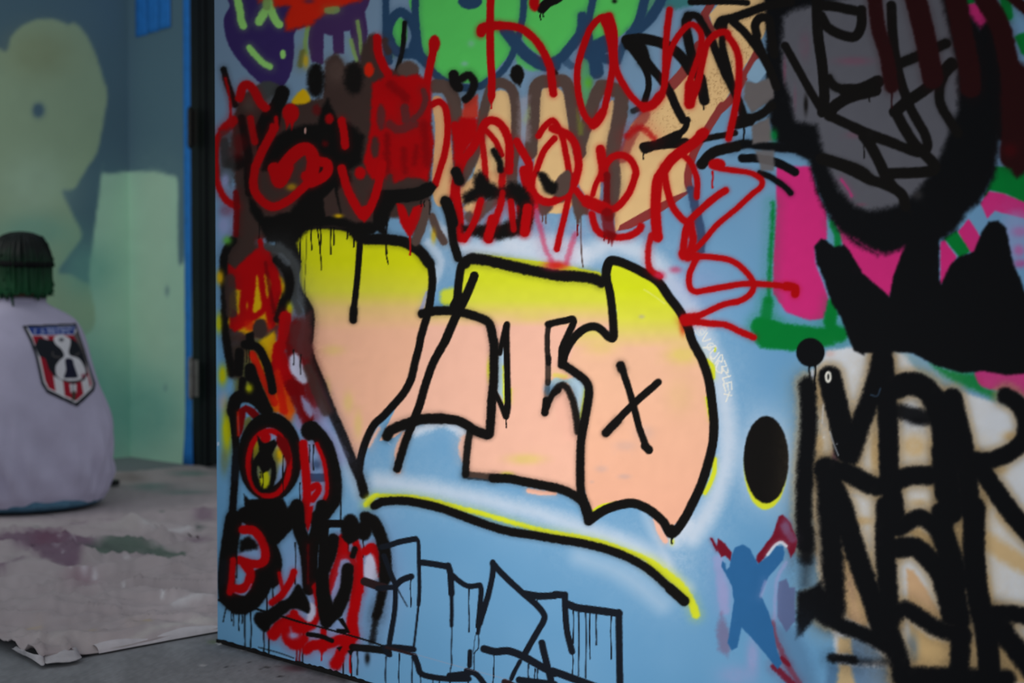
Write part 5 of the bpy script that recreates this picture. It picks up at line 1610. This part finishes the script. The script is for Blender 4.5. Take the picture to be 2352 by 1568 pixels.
for s_ in (-1, 1):
    er = jt((s_*.080, .065, .77), (.010, .018), hd2); jt((s_*.094, .058, .782), (.008, .016), er)
    sh = jt((s_*.125, .05, .53), .05, up); el = jt((s_*(.27 if s_ < 0 else .172), .165, .30), .043, sh); wr_ = jt((s_*.15, .33, .19), .028, el)
    pa = jt((s_*.12, .38, .175), (.03, .016), wr_)
    for f in range(4):
        ang = (f-1.5)*.16; L = (.036, .042, .040, .031)[f]
        k1 = jt((s_*(.115-.012*(f-1.5)), .415, .17), .0095, pa)
        k2 = jt((s_*(.110-.016*(f-1.5)), .415+L, .155), .0085, k1); jt((s_*(.108-.017*(f-1.5)), .42+L*1.6, .13), .0075, k2)
    t1 = jt((s_*.085, .37, .165), .011, pa); jt((s_*.07, .40, .15), .0085, t1)
    hp = jt((s_*.10, .02, .10), .095, pel); kn = jt((s_*(.33 if s_ < 0 else .245), .28, .13), .062, hp); an = jt((s_*-.02, .36, .055 if s_ > 0 else .075), .042, kn)
    ft = jt((s_*-.13, .40, .045), .038, an); jt((s_*-.19, .44, .04), .03, ft)
person = chain_mesh('person', J, ED, M_SKIN)
person.matrix_world = FEET
tag(person, 'person with dark green hair sitting on the floor, back turned, in grey lilac sweatshirt', 'person')

def loft(bm, rings, n, fn=None, cap=False):
    rows = []
    for i, r in enumerate(rings):
        row = []
        for k in range(n):
            th = 2*math.pi*k/n; p = r(th) if callable(r) else r[k]
            row.append(bm.verts.new(fn(p, i, th) if fn else p))
        rows.append(row)
    for a, b in zip(rows, rows[1:]):
        for k in range(n): bm.faces.new([a[k], a[(k+1) % n], b[(k+1) % n], b[k]])
    if cap:
        bm.faces.new(rows[0][::-1]); bm.faces.new(rows[-1])
    return rows
def interp_rows(tab, n):
    T = np.array(tab, float); s = np.linspace(0, 1, len(T)); q = np.linspace(0, 1, n)
    out = np.empty((n, T.shape[1]))
    for k in range(T.shape[1]):
        out[:, k] = np.interp(q, s, T[:, k])
    for _ in range(3): out[1:-1] = (out[:-2]+2*out[1:-1]+out[2:])/4
    return out
def tube(bm, pts, radii, n=28, m=40, fold=.006, seed=0):
    P = np.array(pts, float); s = np.linspace(0, 1, len(P)); q = np.linspace(0, 1, m)
    L = np.stack([np.interp(q, s, P[:, k]) for k in range(3)], 1); R = np.interp(q, s, radii)
    for _ in range(6): L[1:-1] = (L[:-2]+2*L[1:-1]+L[2:])/4; R[1:-1] = (R[:-2]+2*R[1:-1]+R[2:])/4
    rings = []; ref = Vector((0, 0, 1))
    for i in range(m):
        d = Vector(L[min(i+1, m-1)]-L[max(i-1, 0)]).normalized(); a = d.cross(ref)
        if a.length < .1: a = d.cross(Vector((1, 0, 0)))
        a.normalize(); b = d.cross(a)
        ring = []
        for k in range(n):
            th = 2*math.pi*k/n
            w = fold*(math.sin(i*1.1+2*math.sin(th+seed)+seed)+.5*math.sin(i*2.3+3*th+seed))
            ring.append(Vector(L[i])+(a*math.cos(th)+b*math.sin(th))*(R[i]+w))
        rings.append(ring)
    loft(bm, rings, n, cap=True)

TORSO = [(.020, 0, .230, .200), (.05, -.002, .250, .210), (.11, -.004, .262, .214), (.17, -.004, .264, .212), (.25, -.002, .258, .204), (.33, .004, .248, .192),
         (.40, .012, .226, .180), (.47, .022, .212, .166), (.53, .034, .200, .150), (.575, .044, .186, .128), (.61, .050, .168, .108), (.635, .054, .130, .094),
         (.655, .058, .088, .082), (.668, .060, .076, .076)]
rows = interp_rows(TORSO, 90)
def shirt_ring(r):
    z, cy, w, d = r
    def f(th):
        ct, st = math.cos(th), math.sin(th); e = 2/2.5
        x = w*math.copysign(abs(ct)**e, ct); y = d*math.copysign(abs(st)**e, st)
        low = max(0, 1-z/.36)*min(1, max(.15, (z-.02)/.09)); hi = max(0, (z-.3)/.4)
        f1 = .012*low*math.sin(17*th+5*z*6+1.5*math.sin(3*th)) + 0.006*low*math.sin(31*th-14*z+2)
        f2 = .006*hi*math.sin(26*z+3*th)*(1 if st < 0 else .4)
        f3 = .0025*math.exp(-((z-.05)/.035)**2)*math.sin(23*th+1)
        # sag folds across the back
        f4 = .008*math.sin(22*z-6*abs(ct)+.8)*math.exp(-((z-.25)/.14)**2)
        g = 1+(f1+f2+f3+f4)/max(w, .07)
        return Vector((x*g, cy+y*g, z))
    return f
bm = bmesh.new(); loft(bm, [shirt_ring(r) for r in rows], 150)
for s_ in (-1, 1):
    tube(bm, [(s_*(.150 if s_ < 0 else .115), .05, .54), (s_*(.198 if s_ < 0 else .145), .085, .47), (s_*(.262 if s_ < 0 else .17), .13, .36), (s_*(.275 if s_ < 0 else .175), .18, .28), (s_*(.235 if s_ < 0 else .175), .26, .225), (s_*.155, .325, .195)],
         [.075, .092, .090, .086, .070, .046], seed=2+s_, fold=.005)
shirt = from_bm('sweatshirt', bm, M_SHIRT, person, True)
shirt['label'] = 'baggy grey lilac sweatshirt with a shield emblem on the back'
bm = bmesh.new()
loft(bm, [lambda th, r=r, z=z: Vector((r*math.cos(th), .060+r*math.sin(th), z)) for r, z in ((.070, .655), (.080, .660), (.082, .672), (.077, .682), (.068, .680), (.066, .662))], 40)
o = from_bm('collar', bm, M_SHIRT, person, True)
bm = bmesh.new()
JW = [(.0, 0, .190, .170), (.010, -.002, .238, .208), (.024, -.003, .246, .214), (.05, 0, .232, .196), (.10, 0, .20, .17)]
def pants_ring(r):
    z, cy, w, d = r
    return lambda th: Vector((w*math.cos(th)*(1+.006*math.sin(9*th)), cy+d*math.sin(th)*(1+.006*math.sin(13*th)), z))
loft(bm, [pants_ring(r) for r in interp_rows(JW, 14)], 90, cap=True)
for s_ in (-1, 1):
    zz = .055 if s_ > 0 else .08
    tube(bm, [(s_*.10, .02, .11), (s_*(.22 if s_ < 0 else .17), .14, .125), (s_*(.345 if s_ < 0 else .25), .28, .12), (s_*(.30 if s_ < 0 else .22), .36, .10), (s_*.12, .39, zz+.01), (s_*-.02, .37, zz)],
         [.105, .098, .082, .078, .066, .052], seed=4+s_, fold=.004)
o = from_bm('jeans', bm, M_JEANS, person, True); o['label'] = 'washed blue jeans on crossed legs'

# hair: a loose bob with ridged strands, roots dark, ends green
m_hair, nt, p = new_mat('dyed_hair')
tc = node(nt, 'ShaderNodeTexCoord'); sp = node(nt, 'ShaderNodeSeparateXYZ'); nt.links.new(tc.outputs['Object'], sp.inputs[0])
ns = node(nt, 'ShaderNodeTexNoise', Scale=55, Detail=4); mp = node(nt, 'ShaderNodeMapping'); mp.inputs['Scale'].default_value = (1, 1, .12)
nt.links.new(tc.outputs['Object'], mp.inputs[0]); nt.links.new(mp.outputs[0], ns.inputs['Vector'])
ad = nt.nodes.new('ShaderNodeMath'); ad.operation = 'MULTIPLY_ADD'; ad.inputs[1].default_value = .13; nt.links.new(ns.outputs['Fac'], ad.inputs[0]); nt.links.new(sp.outputs['Z'], ad.inputs[2])
rp = node(nt, 'ShaderNodeValToRGB'); nt.links.new(ad.outputs[0], rp.inputs['Fac'])
rp.color_ramp.elements[0].position = .77; rp.color_ramp.elements[0].color = rgba((22, 82, 46))
rp.color_ramp.elements[1].position = .90; rp.color_ramp.elements[1].color = rgba((12, 20, 17))
nt.links.new(rp.outputs['Color'], p.inputs['Base Color']); p.inputs['Roughness'].default_value = .5; p.inputs['Specular IOR Level'].default_value = .25
HT = [(.893, .050, .010, .010), (.890, .050, .032, .034), (.879, .052, .056, .062), (.858, .054, .076, .088), (.82, .057, .090, .107), (.785, .056, .090, .108), (.75, .052, .088, .102),
      (.725, .046, .087, .096), (.708, .042, .086, .092), (.690, .040, .084, .088)]
bm = bmesh.new(); hr = interp_rows(HT, 60); n = 160; rowsv = []
for i, (z, cy, w, d) in enumerate(hr):
    row = []
    for k in range(n):
        th = 2*math.pi*k/n
        ridge = .0035*math.sin(37*th+.05*i*math.sin(5*th))+.0025*math.sin(71*th+1)+.002*math.sin(113*th+.12*i)
        ridge *= min(1, i/12); tip = .008*max(0, (i-50)/10)*math.sin(29*th)*math.sin(13*th)
        row.append(bm.verts.new(((w+ridge)*math.cos(th), cy+(d+ridge)*math.sin(th), z+tip)))
    rowsv.append(row)
for a, b in zip(rowsv, rowsv[1:]):
    for k in range(n):
        c = sum((v.co for v in (a[k], a[(k+1) % n], b[k], b[(k+1) % n])), Vector())/4
        if c.z < .825 and c.y > .09 and abs(c.x) < .066: continue
        bm.faces.new([a[k], a[(k+1) % n], b[(k+1) % n], b[k]])
# loose strands
def strand(p0, p1, p2, r):
    q = [Vector(p0).lerp(Vector(p1), t).lerp(Vector(p1).lerp(Vector(p2), t), t) for t in np.linspace(0, 1, 6)]
    prev = None
    for i, c in enumerate(q):
        rr = r*(1-i/5.5)
        v = [bm.verts.new(c+Vector((math.cos(a)*rr, math.sin(a)*rr, 0))) for a in (0, 2.1, 4.2)]
        if prev:
            for k in range(3): bm.faces.new([prev[k], prev[(k+1) % 3], v[(k+1) % 3], v[k]])
        prev = v
rr = random.Random(3)
for i in range(170):
    th = rr.uniform(math.pi*.92, math.pi*2.08); z = rr.uniform(.70, .88); k = np.interp(z, [.67, .75, .8, .86, .9], [.080, .085, .087, .080, .04])
    x, y = k*math.cos(th), .055+k*1.08*math.sin(th); s = rr.uniform(1.01, 1.09)
    strand((x, y, z), (x*s, .055+(y-.055)*s, z+rr.uniform(-.03, .015)), (x*(s+.02)+rr.uniform(-.02, .02), .055+(y-.055)*(s-.02), z-rr.uniform(.01, .06)), .0018)
hair = from_bm('hair', bm, m_hair, person, True); hair['label'] = 'dark green chin length hair'
mo = hair.modifiers.new('t', 'SOLIDIFY'); mo.thickness = .004
bm = bmesh.new()
loft(bm, [lambda th, r=r, z=z: Vector((r*math.cos(th), .056+r*1.17*math.sin(th), z+.008*math.sin(th))) for r, z in ((.092, .781), (.0985, .784), (.0995, .793), (.0985, .802), (.092, .805))], 64)
from_bm('headband', bm, M_BAND, person, True)['label'] = 'black band around the hair'

# printed shield emblem, laid on the back of the sweatshirt
bpy.context.view_layer.update()
ec = Chart(30, 720, 250, 960, .5, (200, 200, 210)); ec.g *= .3; ec.run(section('EMBLEM'))
bm = bmesh.new(); bm.from_mesh(shirt.data); bv = BVHTree.FromBMesh(bm)
Mi = FEET.inverted(); eye = Mi @ Vector((0, 0, CAM_H))
SH = np.array([(30+x/6.532, 720+y/6.532) for x, y in ((130, 180), (940, 145), (1060, 500), (1150, 800), (1235, 1050), (1215, 1160), (960, 1405), (500, 1190), (420, 1060), (330, 650), (240, 400))])
def inside(x, y):
    c = False; j = len(SH)-1
    for i in range(len(SH)):
        (xi, yi), (xj, yj) = SH[i], SH[j]
        if (yi > y) != (yj > y) and x < (xj-xi)*(y-yi)/(yj-yi)+xi: c = not c
        j = i
    return c
xs = np.arange(46, 224, 1.5); ys = np.arange(738, 940, 1.5); hit = {}; V = []; Cs = []; Q = []
for j, y in enumerate(ys):
    for i, x in enumerate(xs):
        if not inside(x, y): continue
        d = (Mi.to_3x3() @ ray(x, y)).normalized(); loc, nr, ix, ds = bv.ray_cast(eye, d)
        if loc is None: continue
        if nr.dot(d) > 0: nr = -nr
        hit[i, j] = len(V); V.append(loc+nr*.0025-d*.0008); Cs.append(ec.sample(np.array([x]), np.array([y]))[0])
for (i, j) in hit:
    k = [(i, j), (i, j+1), (i+1, j+1), (i+1, j)]
    if all(q in hit for q in k):
        pts = [V[hit[q]] for q in k]
        if max((pts[0]-q).length for q in pts) < .03: Q.append([hit[q] for q in k])
bm.free()
em = link('back_emblem', quad_mesh('back_emblem', np.array([tuple(v) for v in V]), np.array(Q), lin01(np.array(Cs))), M_PRINT, shirt, True)
em['label'] = 'shield emblem with a black and white dog head on red and white stripes'
